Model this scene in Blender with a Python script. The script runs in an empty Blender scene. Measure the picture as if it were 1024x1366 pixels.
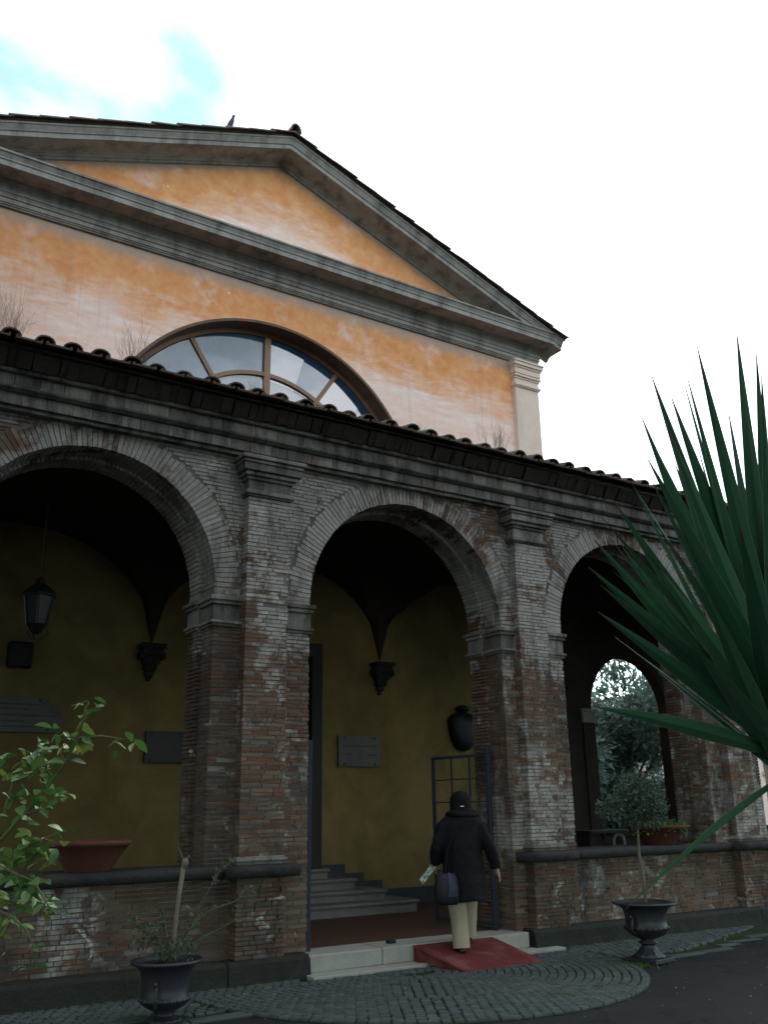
import bpy, bmesh, math, random
from mathutils import Vector, Matrix, Euler, noise
random.seed(7)
R = math.radians
sc = bpy.context.scene
col = sc.collection

# ------------------------------------------------------------------ camera
cam_d = bpy.data.cameras.new('camera'); cam = bpy.data.objects.new('camera', cam_d); col.objects.link(cam)
YAW, PITCH, ROLL = .5717, .311, -.016
fwd = Vector((math.sin(YAW)*math.cos(PITCH), math.cos(YAW)*math.cos(PITCH), math.sin(PITCH)))
rgt0 = Vector((math.cos(YAW), -math.sin(YAW), 0)); up0 = rgt0.cross(fwd)
rgt = rgt0*math.cos(ROLL)+up0*math.sin(ROLL); upv = -rgt0*math.sin(ROLL)+up0*math.cos(ROLL)
m = Matrix((rgt, upv, -fwd)).transposed().to_4x4(); m.translation = Vector((0, -9.109, 1.575))
cam.matrix_world = m
cam_d.sensor_fit = 'VERTICAL'; cam_d.sensor_height = 36; cam_d.lens = 1238.03/1366*36
cam_d.clip_start = .05; cam_d.clip_end = 2000
sc.camera = cam

# ------------------------------------------------------------------ world, sun, exposure
SUN_EL, SUN_AZ = 38, 52          # azimuth measured from +Y towards +X: behind the church, to the right
w = bpy.data.worlds.new('World'); sc.world = w; w.use_nodes = True
nt = w.node_tree; nt.nodes.clear()
def wn(t, **k):
    n = nt.nodes.new(t)
    for a, b in k.items(): setattr(n, a, b)
    return n
out = wn('ShaderNodeOutputWorld'); bg = wn('ShaderNodeBackground'); bg.inputs['Strength'].default_value = .08
sky = wn('ShaderNodeTexSky', sky_type='NISHITA', sun_disc=False, sun_elevation=R(SUN_EL), sun_rotation=R(SUN_AZ), air_density=1.0, dust_density=.05, ozone_density=2.2)
tc = wn('ShaderNodeTexCoord')
mp = wn('ShaderNodeMapping'); mp.inputs['Scale'].default_value = (1, 1, 1.9); mp.inputs['Location'].default_value = (6.6, 3.7, 7.1)
nz = wn('ShaderNodeTexNoise'); nz.inputs['Scale'].default_value = 2.1; nz.inputs['Detail'].default_value = 9; nz.inputs['Roughness'].default_value = .54; nz.inputs['Distortion'].default_value = .35
dt = wn('ShaderNodeVectorMath', operation='DOT_PRODUCT'); dt.inputs[1].default_value = (math.sin(R(SUN_AZ))*math.cos(R(SUN_EL)), math.cos(R(SUN_AZ))*math.cos(R(SUN_EL)), math.sin(R(SUN_EL)))   # cloud thickens towards the sun
mr = wn('ShaderNodeMapRange'); mr.inputs['From Min'].default_value = .90; mr.inputs['From Max'].default_value = 1.0; mr.inputs['To Min'].default_value = -.105; mr.inputs['To Max'].default_value = .20
ad = wn('ShaderNodeMath', operation='ADD')
rp = wn('ShaderNodeValToRGB'); rp.color_ramp.elements[0].position = .29; rp.color_ramp.elements[1].position = .70; rp.color_ramp.elements[0].color = (.10, .10, .10, 1)
mx = wn('ShaderNodeMix', data_type='RGBA')
n2 = wn('ShaderNodeTexNoise'); n2.inputs['Scale'].default_value = 3.2; n2.inputs['Detail'].default_value = 5
cr = wn('ShaderNodeValToRGB')
cr.color_ramp.elements[0].position = .3; cr.color_ramp.elements[0].color = (13.5, 13.7, 14.2, 1)
cr.color_ramp.elements[1].position = .62; cr.color_ramp.elements[1].color = (24, 23.8, 23.6, 1)
L = nt.links.new
L(tc.outputs['Generated'], mp.inputs[0]); L(mp.outputs[0], nz.inputs['Vector']); L(tc.outputs['Generated'], dt.inputs[0])
L(dt.outputs['Value'], mr.inputs[0]); L(nz.outputs['Fac'], ad.inputs[0]); L(mr.outputs[0], ad.inputs[1]); L(ad.outputs[0], rp.inputs[0])
L(mp.outputs[0], n2.inputs['Vector']); L(n2.outputs['Fac'], cr.inputs[0])
L(rp.outputs[0], mx.inputs['Factor']); tn = wn('ShaderNodeMix', data_type='RGBA', blend_type='MULTIPLY'); tn.inputs['Factor'].default_value = 1; tn.inputs['B'].default_value = (.74, 1.16, .98, 1); L(sky.outputs[0], tn.inputs['A']); L(tn.outputs['Result'], mx.inputs['A']); L(cr.outputs[0], mx.inputs['B'])
L(mx.outputs['Result'], bg.inputs['Color']); L(bg.outputs[0], out.inputs[0])

sd = bpy.data.lights.new('sun', 'SUN'); sd.energy = .7; sd.angle = R(14); sd.color = (1, .95, .88)
so = bpy.data.objects.new('sun', sd); col.objects.link(so)
sdir = Vector((math.sin(R(SUN_AZ))*math.cos(R(SUN_EL)), math.cos(R(SUN_AZ))*math.cos(R(SUN_EL)), math.sin(R(SUN_EL))))
so.rotation_euler = sdir.to_track_quat('Z', 'Y').to_euler(); so.location = (12, 4, 25)
sc.view_settings.view_transform = 'Standard'; sc.view_settings.look = 'None'
sc.view_settings.exposure = 1.6; sc.view_settings.gamma = 1; sc.view_settings.use_curve_mapping = False
sc.render.engine = 'CYCLES'; sc.cycles.use_denoising = True; sc.cycles.max_bounces = 8; sc.cycles.diffuse_bounces = 4

# ------------------------------------------------------------------ node helpers / materials
class G:
    """tiny node-graph helper"""
    def __init__(s, name):
        s.m = bpy.data.materials.new(name); s.m.use_nodes = True; s.t = s.m.node_tree; s.t.nodes.clear()
        s.o = s.n('ShaderNodeOutputMaterial'); s.b = s.n('ShaderNodeBsdfPrincipled'); s.l(s.b.outputs[0], s.o.inputs[0])
        s.pos = s.n('ShaderNodeNewGeometry').outputs['Position']
    def n(s, t, **k):
        x = s.t.nodes.new(t)
        for a, b in k.items(): setattr(x, a, b)
        return x
    def l(s, a, b): s.t.links.new(a, b)
    def put(s, v, sock):
        if isinstance(v, bpy.types.NodeSocket): s.l(v, sock)
        elif isinstance(v, tuple) and len(v) == 3 and sock.type == 'RGBA': sock.default_value = (*v, 1)
        else: sock.default_value = v
    def noise(s, scale, detail=4, rough=.55, vec=None, dist=0, sc3=None, off=None):
        v = vec if vec is not None else s.pos
        if sc3 or off:
            mpn = s.n('ShaderNodeMapping'); s.l(v, mpn.inputs[0])
            if sc3: mpn.inputs['Scale'].default_value = sc3
            if off: mpn.inputs['Location'].default_value = off
            v = mpn.outputs[0]
        x = s.n('ShaderNodeTexNoise'); s.l(v, x.inputs['Vector'])
        x.inputs['Scale'].default_value = scale; x.inputs['Detail'].default_value = detail; x.inputs['Roughness'].default_value = rough; x.inputs['Distortion'].default_value = dist
        return x.outputs['Fac']
    def ramp(s, f, *st):
        x = s.n('ShaderNodeValToRGB'); e = x.color_ramp.elements
        while len(e) < len(st): e.new(.5)
        for i, (p, c) in enumerate(st):
            e[i].position = p; e[i].color = (c, c, c, 1) if isinstance(c, (int, float)) else (*c, 1)
        s.put(f, x.inputs[0]); return x.outputs[0]
    def mix(s, f, a, b, mode='MIX'):
        x = s.n('ShaderNodeMix', data_type='RGBA', blend_type=mode); s.put(f, x.inputs['Factor']); s.put(a, x.inputs['A']); s.put(b, x.inputs['B']); return x.outputs['Result']
    def math(s, op, a, b=0, c=0, clamp=False):
        x = s.n('ShaderNodeMath', operation=op, use_clamp=clamp); s.put(a, x.inputs[0]); s.put(b, x.inputs[1])
        if op in ('MULTIPLY_ADD',): s.put(c, x.inputs[2])
        return x.outputs[0]
    def rng(s, v, a, b, c=0., d=1.):
        x = s.n('ShaderNodeMapRange'); s.put(v, x.inputs[0])
        for i, q in enumerate((a, b, c, d)): x.inputs[1+i].default_value = q
        return x.outputs[0]
    def xyz(s):
        x = s.n('ShaderNodeSeparateXYZ'); s.l(s.pos, x.inputs[0]); return x.outputs
    def rand(s):
        a = s.n('ShaderNodeNewGeometry').outputs['Random Per Island']; b = s.n('ShaderNodeObjectInfo').outputs['Random']
        return s.math('FRACT', s.math('ADD', a, b))
    def bump(s, h, strength=.3, dist=.01):
        x = s.n('ShaderNodeBump'); x.inputs['Strength'].default_value = strength; x.inputs['Distance'].default_value = dist
        s.put(h, x.inputs['Height']); s.l(x.outputs[0], s.b.inputs['Normal']); return x
    def done(s, color, rough=.9, spec=.25, metal=0.):
        s.put(color, s.b.inputs['Base Color']); s.put(rough, s.b.inputs['Roughness']); s.put(spec, s.b.inputs['Specular IOR Level']); s.b.inputs['Metallic'].default_value = metal
        return s.m
M = {}
def brick_mat(name, lime_bias):
    g = G(name); z = g.xyz()['Z']; r = g.rand()
    c = g.ramp(r, (0, (.095, .052, .036)), (.22, (.135, .074, .050)), (.42, (.105, .068, .050)), (.6, (.155, .108, .08)), (.8, (.115, .09, .074)), (1, (.07, .055, .047)))
    n1 = g.noise(1.05, 5, .62, dist=.7, sc3=(1.25, 1.25, .62)); n3 = g.noise(7, 6, .7)
    zb = g.ramp(g.math('DIVIDE', z, 6.), (0, .22), (.16, .24), (.195, .56), (.29, .50), (.34, .37), (.50, .37), (.58, .62), (.75, .66), (.88, .58), (1, .5))
    f = g.math('ADD', g.math('ADD', g.math('MULTIPLY', g.math('SUBTRACT', n1, .5), 1.9), g.math('MULTIPLY', g.math('SUBTRACT', n3, .5), .8)), g.math('ADD', zb, lime_bias))
    f = g.math('ADD', f, g.math('MULTIPLY', g.math('SUBTRACT', r, .5), .13))
    x = g.xyz()['X']; xz = g.math('MULTIPLY', g.ramp(g.math('DIVIDE', x, 10.), (.30, 0), (.33, 1), (.392, 1), (.402, 0)), g.ramp(g.math('DIVIDE', z, 6.), (.60, 1), (.66, 0)))
    f = g.math('SUBTRACT', f, g.math('MULTIPLY', xz, .3))
    f = g.ramp(f, (.42, 0), (.58, .95))
    lime = g.mix(g.noise(16, 3), (.20, .19, .176), (.46, .438, .40))
    lime = g.mix(g.math('MULTIPLY', g.math('FRACT', g.math('MULTIPLY', r, 7.3)), .6), lime, (.20, .19, .176))
    c = g.mix(f, c, lime)
    soot = g.ramp(g.noise(1.5, 6, .68, sc3=(2.0, 2.0, .5), off=(3, 1, 0)), (.50, 0), (.69, .8))
    c = g.mix(soot, c, (.026, .024, .023)); c = g.mix(g.math('MULTIPLY', xz, .45), c, (.035, .026, .022))
    eff = g.ramp(g.noise(3.1, 7, .72, off=(7, 2, 5), dist=.6), (.60, 0), (.68, .9))
    c = g.mix(eff, c, (.40, .385, .36))
    pat = g.ramp(g.noise(1.9, 4, .6, off=(1, 9, 4), dist=.4), (.68, 0), (.74, .6))
    c = g.mix(pat, c, g.mix(r, (.20, .075, .04), (.24, .11, .06)))
    c = g.mix(.5, c, g.mix(g.noise(60, 2), (.7, .7, .7), (1.25, 1.25, 1.25)), 'MULTIPLY')
    g.bump(g.math('ADD', g.noise(45, 4), g.math('MULTIPLY', g.noise(9, 3), 1.4)), .6, .010)
    return g.done(c, .92, .15)
M['brick'] = brick_mat('brick', 0.)
def mortar():
    g = G('mortar'); z = g.xyz()['Z']
    c = g.mix(g.noise(3, 5), (.07, .06, .05), (.25, .235, .21))
    c = g.mix(g.ramp(g.noise(1.3, 4, off=(2, 2, 2)), (.45, 0), (.7, .7)), c, (.03, .027, .025))
    g.bump(g.noise(50, 4), .5, .006); return g.done(c, .95, .15)
M['mortar'] = mortar()
def stonemat(name, a, b, dark, sc1=4, moss=None, streak=True, rough=.85, bump=.35, dk=(.5, .75)):
    g = G(name)
    c = g.mix(g.noise(sc1, 6, .6), a, b)
    c = g.mix(g.ramp(g.noise(1.6, 5, .65, sc3=(2.2, 2.2, .5) if streak else None, off=(1, 4, 2)), (dk[0], 0), (dk[1], .75)), c, dark)
    if moss: c = g.mix(g.ramp(g.noise(5, 5, .7, off=(4, 4, 1)), (.48, 0), (.62, .9)), c, moss)
    c = g.mix(.4, c, g.mix(g.noise(70, 2), (.7, .7, .7), (1.25, 1.25, 1.25)), 'MULTIPLY')
    g.bump(g.math('ADD', g.noise(40, 4), g.math('MULTIPLY', g.noise(8, 4), 1.5)), bump, .012)
    return g.done(c, rough, .25)
def cornice_mat():
    g = G('arcade_cornice'); r = g.rand()
    c = g.mix(g.noise(8, 6, .65), g.mix(r, (.085, .08, .072), (.16, .15, .135)), g.mix(r, (.15, .142, .13), (.31, .295, .265)))
    c = g.mix(g.ramp(g.noise(1.9, 6, .7, sc3=(2.4, 2.4, .6), off=(1, 4, 2)), (.44, 0), (.64, .85)), c, (.028, .026, .025))
    c = g.mix(g.ramp(g.noise(2.4, 4, .6, off=(8, 1, 1)), (.64, 0), (.70, .7)), c, (.15, .075, .045))
    c = g.mix(.5, c, g.mix(g.noise(60, 2), (.7, .7, .7), (1.25, 1.25, 1.25)), 'MULTIPLY')
    g.bump(g.math('ADD', g.noise(40, 4), g.math('MULTIPLY', g.noise(8, 4), 1.6)), .6, .014)
    return g.done(c, .9, .15)
M['cornice'] = cornice_mat()
M['capital'] = stonemat('capital_stone', (.14, .132, .12), (.31, .295, .265), (.04, .037, .035), 9, bump=.6)
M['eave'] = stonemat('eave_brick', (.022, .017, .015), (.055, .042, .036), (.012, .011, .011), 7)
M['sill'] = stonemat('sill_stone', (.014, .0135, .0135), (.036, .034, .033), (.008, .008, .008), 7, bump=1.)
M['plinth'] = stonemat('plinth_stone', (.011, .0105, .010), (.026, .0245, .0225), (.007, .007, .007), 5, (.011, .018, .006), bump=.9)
M['travertine'] = stonemat('travertine', (.20, .195, .17), (.34, .33, .295), (.09, .085, .075), 10, None, False, .7, .35, (.55, .8))
M['step'] = stonemat('step_stone', (.11, .107, .10), (.19, .185, .17), (.05, .049, .045), 8, None, False, .6)
M['gray_trim'] = stonemat('church_trim', (.19, .18, .165), (.36, .345, .315), (.075, .07, .066), 6, dk=(.46, .70), bump=.5)
M['church_pil'] = stonemat('church_pilaster', (.58, .45, .37), (.68, .56, .48), (.46, .36, .30), 4, dk=(.55, .8))
M['skirt'] = stonemat('skirting', (.035, .037, .042), (.055, .057, .062), (.05, .05, .05), 4, None, False)
M['corbel'] = stonemat('corbel_stone', (.013, .0125, .012), (.028, .027, .025), (.03, .03, .03), 9)
M['plaque'] = stonemat('plaque_marble', (.085, .083, .08), (.13, .126, .12), (.05, .048, .046), 7, None, False, .5, .15)
M['plaque_dark'] = stonemat('plaque_dark', (.035, .033, .033), (.06, .058, .058), (.045, .042, .042), 9, None, False, .6, .2)
def stucco():
    g = G('orange_stucco'); p = g.xyz(); x, z = p['X'], p['Z']
    # distance below the entablature (wall) or below the raking cornice (tympanum): where rain has not washed the paint off
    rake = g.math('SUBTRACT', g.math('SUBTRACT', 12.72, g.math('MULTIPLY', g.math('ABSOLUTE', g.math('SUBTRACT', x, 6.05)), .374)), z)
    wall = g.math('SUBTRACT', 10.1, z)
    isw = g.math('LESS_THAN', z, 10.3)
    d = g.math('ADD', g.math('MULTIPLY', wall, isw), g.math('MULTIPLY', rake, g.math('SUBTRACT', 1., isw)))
    nb = g.noise(1.1, 5, .6, dist=.5); nf = g.noise(4.5, 7, .68, dist=.25); ns = g.noise(3, 6, .7, sc3=(.6, .6, 2.6), off=(5, 0, 1))
    dd = g.math('ADD', d, g.math('MULTIPLY', g.math('SUBTRACT', nb, .5), 1.1))
    dd = g.math('ADD', dd, g.math('MULTIPLY', g.math('SUBTRACT', ns, .5), .9))
    orange = g.mix(g.ramp(nf, (.35, 0), (.65, 1)), (.61, .245, .092), (.70, .355, .168))
    pink = g.mix(g.ramp(ns, (.35, 0), (.68, 1)), (.72, .47, .37), (.77, .64, .595))
    c = g.mix(g.ramp(g.math('DIVIDE', dd, 3.), (.24, 0), (.46, 1)), orange, pink)
    pal = g.ramp(g.noise(1.8, 7, .66, off=(9, 0, 3), dist=.25), (.54, 0), (.70, .65))
    c = g.mix(pal, c, (.71, .55, .50))
    stk = g.ramp(g.noise(1.6, 5, .6, sc3=(5, 5, .3), off=(2, 2, 2)), (.56, 0), (.75, .35)); c = g.mix(stk, c, (.34, .27, .22))
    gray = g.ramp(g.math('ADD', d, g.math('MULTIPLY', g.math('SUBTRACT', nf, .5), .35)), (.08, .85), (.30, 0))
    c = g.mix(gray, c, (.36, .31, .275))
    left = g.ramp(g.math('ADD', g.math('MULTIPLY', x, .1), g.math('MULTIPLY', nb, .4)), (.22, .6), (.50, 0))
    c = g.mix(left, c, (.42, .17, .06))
    v = g.n('ShaderNodeTexVoronoi'); g.l(g.pos, v.inputs['Vector']); v.inputs['Scale'].default_value = 1.7
    chip = g.math('LESS_THAN', g.math('ADD', v.outputs['Distance'], g.math('MULTIPLY', g.noise(30, 2), .06)), .062)
    c = g.mix(chip, c, (.78, .76, .72))
    g.bump(g.math('ADD', g.math('MULTIPLY', nf, 1.3), g.noise(35, 4)), .35, .012)
    return g.done(c, .95, .12)
M['stucco'] = stucco()
def plain(name, c, rough=.6, spec=.3, metal=0., var=.25, scale=12, bump=0.):
    g = G(name); a = tuple(k*(1-var) for k in c); b = tuple(min(1, k*(1+var)) for k in c)
    col_ = g.mix(g.noise(scale, 5, .6), a, b)
    if bump: g.bump(g.noise(scale*3, 4), bump, .006)
    return g.done(col_, rough, spec, metal)
M['yellow'] = (lambda g: g.done(g.mix(g.ramp(g.noise(1.2, 6, .65, dist=.6), (.4, 0), (.7, .8)), g.mix(g.noise(7, 5), (.185, .132, .052), (.23, .166, .068)), (.105, .074, .036)), .9, .15))(G('yellow_plaster'))
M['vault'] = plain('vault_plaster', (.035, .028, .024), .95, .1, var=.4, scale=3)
M['side_wall'] = plain('church_side', (.42, .30, .20), .95, .1, scale=2)
M['floor'] = plain('portico_floor', (.065, .030, .022), .55, .3, scale=5)
M['frame'] = plain('window_frame', (.23, .135, .085), .6, .3)
M['soffit_dark'] = stonemat('window_reveal', (.10, .062, .044), (.16, .10, .07), (.06, .042, .036), 6)
M['door'] = plain('door_wood', (.022, .018, .016), .55, .3)
M['iron'] = plain('grey_iron', (.026, .033, .050), .55, .3, .2)
M['iron_dark'] = plain('dark_iron', (.010, .011, .013), .5, .4, .3, bump=.2)
M['urn'] = plain('urn_cast_iron', (.022, .022, .030), .45, .45, .2, var=.4, scale=18, bump=.25)
M['soil'] = plain('soil', (.030, .024, .018), .95, .1, bump=.8, scale=30)
M['terracotta'] = plain('terracotta', (.085, .028, .018), .75, .25, var=.35, scale=8, bump=.2)
M['red'] = (lambda g: (g.bump(g.noise(30, 4), .2, .004), g.done(g.mix(g.ramp(g.noise(3.2, 6, .7, dist=.7), (.48, 0), (.64, .85)), g.mix(g.noise(9, 4), (.075, .010, .010), (.115, .016, .015)), (.16, .06, .055)), .6, .35))[1])(G('red_board'))
M['tile'] = (lambda g: (g.bump(g.noise(40, 4), .5, .006), g.done(g.mix(g.ramp(g.noise(6, 6, .7), (.42, 0), (.62, .9)), g.ramp(g.rand(), (0, (.115, .055, .035)), (.5, (.16, .105, .075)), (1, (.10, .085, .07))), g.mix(g.noise(20, 3), (.045, .045, .040), (.17, .165, .13))), .95, .15))[1])(G('roof_tile'))
def asphaltm():
    g = G('asphalt'); c = g.mix(g.noise(110, 3), (.0075, .008, .009), (.021, .0215, .0235))
    c = g.mix(g.ramp(g.noise(.7, 6, .62, dist=.6), (.42, 0), (.62, .6)), c, (.020, .0205, .022)); c = g.mix(g.ramp(g.noise(2.3, 5, .6, off=(4, 4, 0)), (.55, 0), (.72, .7)), c, (.0065, .0065, .007))
    v = g.n('ShaderNodeTexVoronoi', feature='DISTANCE_TO_EDGE'); v.inputs['Scale'].default_value = .55
    wv = g.n('ShaderNodeVectorMath', operation='ADD'); sn = g.n('ShaderNodeTexNoise'); sn.inputs['Scale'].default_value = 2.2; sn.inputs['Detail'].default_value = 6; g.l(g.pos, sn.inputs['Vector']); g.l(g.pos, wv.inputs[0]); g.l(sn.outputs['Color'], wv.inputs[1]); g.l(wv.outputs[0], v.inputs['Vector'])
    ck = g.math('LESS_THAN', v.outputs['Distance'], .006); c = g.mix(g.math('MULTIPLY', ck, .8), c, (.003, .003, .003))
    g.bump(g.math('SUBTRACT', g.noise(120, 3), g.math('MULTIPLY', ck, 2.)), .6, .005); return g.done(c, g.ramp(g.noise(1.1, 4), (.35, .7), (.7, .95)), .12)
M['asphalt'] = asphaltm()
M['cobble'] = (lambda g: (g.bump(g.noise(40, 4), .5, .006), g.done(g.mix(g.ramp(g.noise(3.2, 5, .65), (.50, 0), (.72, .55)), g.mix(g.noise(30, 3), g.ramp(g.rand(), (0, (.038, .048, .047)), (.6, (.060, .072, .069)), (1, (.088, .098, .093))), (.048, .057, .056)), (.026, .044, .016)), .75, .2))[1])(G('basalt_cobble'))
M['joint'] = (lambda g: g.done(g.mix(g.ramp(g.noise(2.5, 6, .7), (.42, 0), (.58, 1)), (.020, .019, .016), (.022, .038, .010)), .95, .1))(G('cobble_joint'))
M['grass'] = (lambda g: g.done(g.ramp(g.rand(), (0, (.03, .06, .012)), (.6, (.055, .105, .02)), (1, (.11, .14, .035))), .7, .25))(G('grass_blade'))
def leafmat(name, *cols, trans=.25, rough=.45):
    g = G(name); c = g.ramp(g.rand(), *[(i/(len(cols)-1), k) for i, k in enumerate(cols)])
    c = g.mix(.35, c, g.mix(g.noise(25, 3), (.7, .7, .7), (1.25, 1.25, 1.25)), 'MULTIPLY')
    g.done(c, rough, .4)
    tr = g.n('ShaderNodeBsdfTranslucent'); g.l(c, tr.inputs[0]); ms = g.n('ShaderNodeMixShader'); ms.inputs[0].default_value = trans
    g.l(g.b.outputs[0], ms.inputs[1]); g.l(tr.outputs[0], ms.inputs[2]); g.l(ms.outputs[0], g.o.inputs[0]); return g.m
M['lemon_leaf'] = leafmat('lemon_leaf', (.032, .090, .020), (.055, .14, .028), (.085, .175, .04), (.20, .23, .04))
M['olive_leaf'] = leafmat('olive_leaf', (.03, .055, .035), (.05, .085, .05), (.085, .125, .075))
M['garden_leaf'] = leafmat('garden_leaf', (.11, .19, .165), (.20, .31, .27), (.34, .44, .41), trans=.4, rough=.3)
M['oak_leaf'] = leafmat('oak_leaf', (.025, .04, .018), (.04, .06, .025))
def yuccam():
    g = G('yucca_leaf'); at = g.n('ShaderNodeAttribute', attribute_name='across'); al = g.n('ShaderNodeAttribute', attribute_name='along')
    c = g.mix(g.noise(9, 4), g.ramp(g.rand(), (0, (.017, .066, .032)), (.6, (.028, .102, .046)), (1, (.050, .140, .058))), (.020, .078, .040))
    rib = g.math('SINE', g.math('MULTIPLY', at.outputs['Fac'], 75.)); c = g.mix(g.math('MULTIPLY', g.math('ADD', rib, 1.), .16), c, (.035, .095, .05))
    e = g.math('ABSOLUTE', g.math('SUBTRACT', at.outputs['Fac'], .5)); c = g.mix(g.ramp(e, (.455, 0), (.49, .8)), c, (.16, .19, .11))
    c = g.mix(g.ramp(al.outputs['Fac'], (.93, 0), (.985, .9)), c, (.10, .065, .035))
    g.bump(rib, .12, .002); return g.done(c, .5, .25)
M['yucca'] = yuccam()
M['bark'] = plain('bark', (.14, .12, .095), .9, .15, var=.45, scale=25, bump=.6)
M['twig'] = plain('dry_twig', (.10, .075, .055), .9, .1)
M['stem'] = plain('green_stem', (.09, .10, .04), .7, .2)
M['coat'] = plain('black_coat', (.0045, .005, .0075), .8, .15, var=.3, scale=30, bump=.1)
M['scarf'] = plain('black_scarf', (.004, .004, .005), .8, .15, bump=.2)
M['trousers'] = plain('beige_trousers', (.30, .255, .19), .85, .15, var=.12, scale=20, bump=.2)
M['shoe'] = plain('black_shoe', (.01, .01, .01), .4, .4)
M['skin'] = plain('skin', (.36, .21, .15), .6, .3, var=.08)
M['bag'] = plain('bag_dark', (.006, .007, .012), .6, .3); M['bag_flap'] = plain('bag_blue', (.018, .02, .045), .6, .3)
M['paper'] = (lambda g: g.done(g.mix(g.ramp(g.noise(38, 3, sc3=(1, 1, 2)), (.45, 0), (.55, 1)), (.62, .66, .60), (.10, .22, .16)), .7, .2))(G('printed_paper'))
M['white'] = plain('white_tag', (.75, .75, .75), .5)
def glassm(name, c, rough=.03, ior=1.5):
    g = G(name); g.bump(g.noise(1.3, 2), .06, .05)
    g.done(g.mix(g.ramp(g.noise(2.5, 6, .7, sc3=(1, 1, .6)), (.45, 0), (.75, .6)), c, tuple(k*1.8+.03 for k in c)), rough, .9); g.b.inputs['IOR'].default_value = ior; return g.m
M['glass'] = glassm('window_glass', (.040, .085, .135), .04); M['glass_clear'] = glassm('window_glass_clean', (.020, .050, .10), .015, 1.75)
M['lamp_glass'] = glassm('lantern_glass', (.012, .014, .02), .3)
M['far_wall'] = plain('far_pale_wall', (.62, .52, .45), .9, .1, var=.06, scale=2)
M['far_ochre'] = plain('far_ochre_wall', (.55, .45, .33), .9, .1, var=.08, scale=2)
M['shutter'] = plain('far_shutter', (.10, .10, .12), .8)
M['bird'] = plain('bird_feather', (.10, .09, .13), .7, .2, var=.4, scale=30)

# ------------------------------------------------------------------ mesh helpers
class MB:
    def __init__(s): s.v = []; s.f = []
    def add(s, vs, fs):
        k = len(s.v); s.v += [tuple(v) for v in vs]; s.f += [tuple(i+k for i in f) for f in fs]; return s
    def box(s, x0, x1, y0, y1, z0, z1, j=0.):
        r = (lambda: random.uniform(-j, j)) if j else (lambda: 0)
        return s.add([(x+r(), y+r(), z+r()) for z in (z0, z1) for y in (y0, y1) for x in (x0, x1)],
                     [(0, 2, 3, 1), (4, 5, 7, 6), (0, 1, 5, 4), (2, 6, 7, 3), (0, 4, 6, 2), (1, 3, 7, 5)])
    def prism(s, prof, x0, x1):           # profile of (y, z), closed, extruded along x
        n = len(prof)
        return s.add([(x, y, z) for x in (x0, x1) for y, z in prof],
                     [tuple(range(n)), tuple(range(2*n-1, n-1, -1))] + [(i, n+i, n+(i+1) % n, (i+1) % n) for i in range(n)])
    def tube(s, pts, rad, n=8, cap=True):
        pts = [Vector(p) for p in pts]; rings = []; prev = None
        for i, p in enumerate(pts):
            t = (pts[min(i+1, len(pts)-1)]-pts[max(i-1, 0)]).normalized()
            a = (prev - t*prev.dot(t)) if prev else t.orthogonal()
            if a.length < 1e-6: a = t.orthogonal()
            a.normalize(); prev = a; b = t.cross(a); r = rad[i] if isinstance(rad, (list, tuple)) else rad
            rings.append([p+a*(r*math.cos(2*math.pi*k/n))+b*(r*math.sin(2*math.pi*k/n)) for k in range(n)])
        return s.loft(rings, cap)
    def loft(s, rings, cap=True):
        n = len(rings[0]); vs = [v for r in rings for v in r]; fs = []
        for i in range(len(rings)-1):
            for k in range(n): fs.append((i*n+k, i*n+(k+1) % n, (i+1)*n+(k+1) % n, (i+1)*n+k))
        if cap: fs += [tuple(range(n-1, -1, -1)), tuple((len(rings)-1)*n+k for k in range(n))]
        return s.add(vs, fs)
    def lathe(s, prof, n=24, c=(0, 0), flute=0., fz=None):
        rings = []
        for r, z in prof:
            ring = []
            for k in range(n):
                a = 2*math.pi*k/n; rr = r*(1+flute*math.cos(a*12)) if (flute and fz and fz[0] <= z <= fz[1]) else r
                ring.append((c[0]+rr*math.cos(a), c[1]+rr*math.sin(a), z))
            rings.append(ring)
        return s.loft(rings, True)
    def obj(s, name, mat, parent=None, smooth=False, bevel=0.):
        me = bpy.data.meshes.new(name); me.from_pydata(s.v, [], s.f); me.update()
        bm = bmesh.new(); bm.from_mesh(me); bmesh.ops.recalc_face_normals(bm, faces=bm.faces); bm.to_mesh(me); bm.free()
        return link(name, me, mat, parent, smooth, bevel)
def link(name, me, mat, parent=None, smooth=False, bevel=0.):
    if mat is not None and not me.materials: me.materials.append(M[mat] if isinstance(mat, str) else mat)
    if smooth: me.polygons.foreach_set('use_smooth', [True]*len(me.polygons))
    o = bpy.data.objects.new(name, me); col.objects.link(o)
    if parent: o.parent = parent
    if bevel:
        b = o.modifiers.new('bevel', 'BEVEL'); b.width = bevel; b.segments = 2; b.limit_method = 'ANGLE'
    return o
def tag(o, label=None, cat=None, group=None, kind=None):
    if label: o['label'] = label
    if cat: o['category'] = cat
    if group: o['group'] = group
    if kind: o['kind'] = kind
    return o
def thing(name, label, cat, loc=(0, 0, 0), rz=0., group=None):
    o = bpy.data.objects.new(name, None); col.objects.link(o); o.location = loc; o.rotation_euler = (0, 0, rz); o.empty_display_size = .2
    return tag(o, label, cat, group)
def copy_tree(o, parent=None):
    c = o.copy(); col.objects.link(c); c.parent = parent
    for ch in o.children: copy_tree(ch, c)
    return c
def rnd(a, b): return random.uniform(a, b)

# ------------------------------------------------------------------ ground
g = MB(); g.add([(-400, -400, 0), (400, -400, 0), (400, 400, 0), (-400, 400, 0)], [(0, 1, 2, 3)])
tag(g.obj('ground', 'asphalt'), kind='structure')

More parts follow.
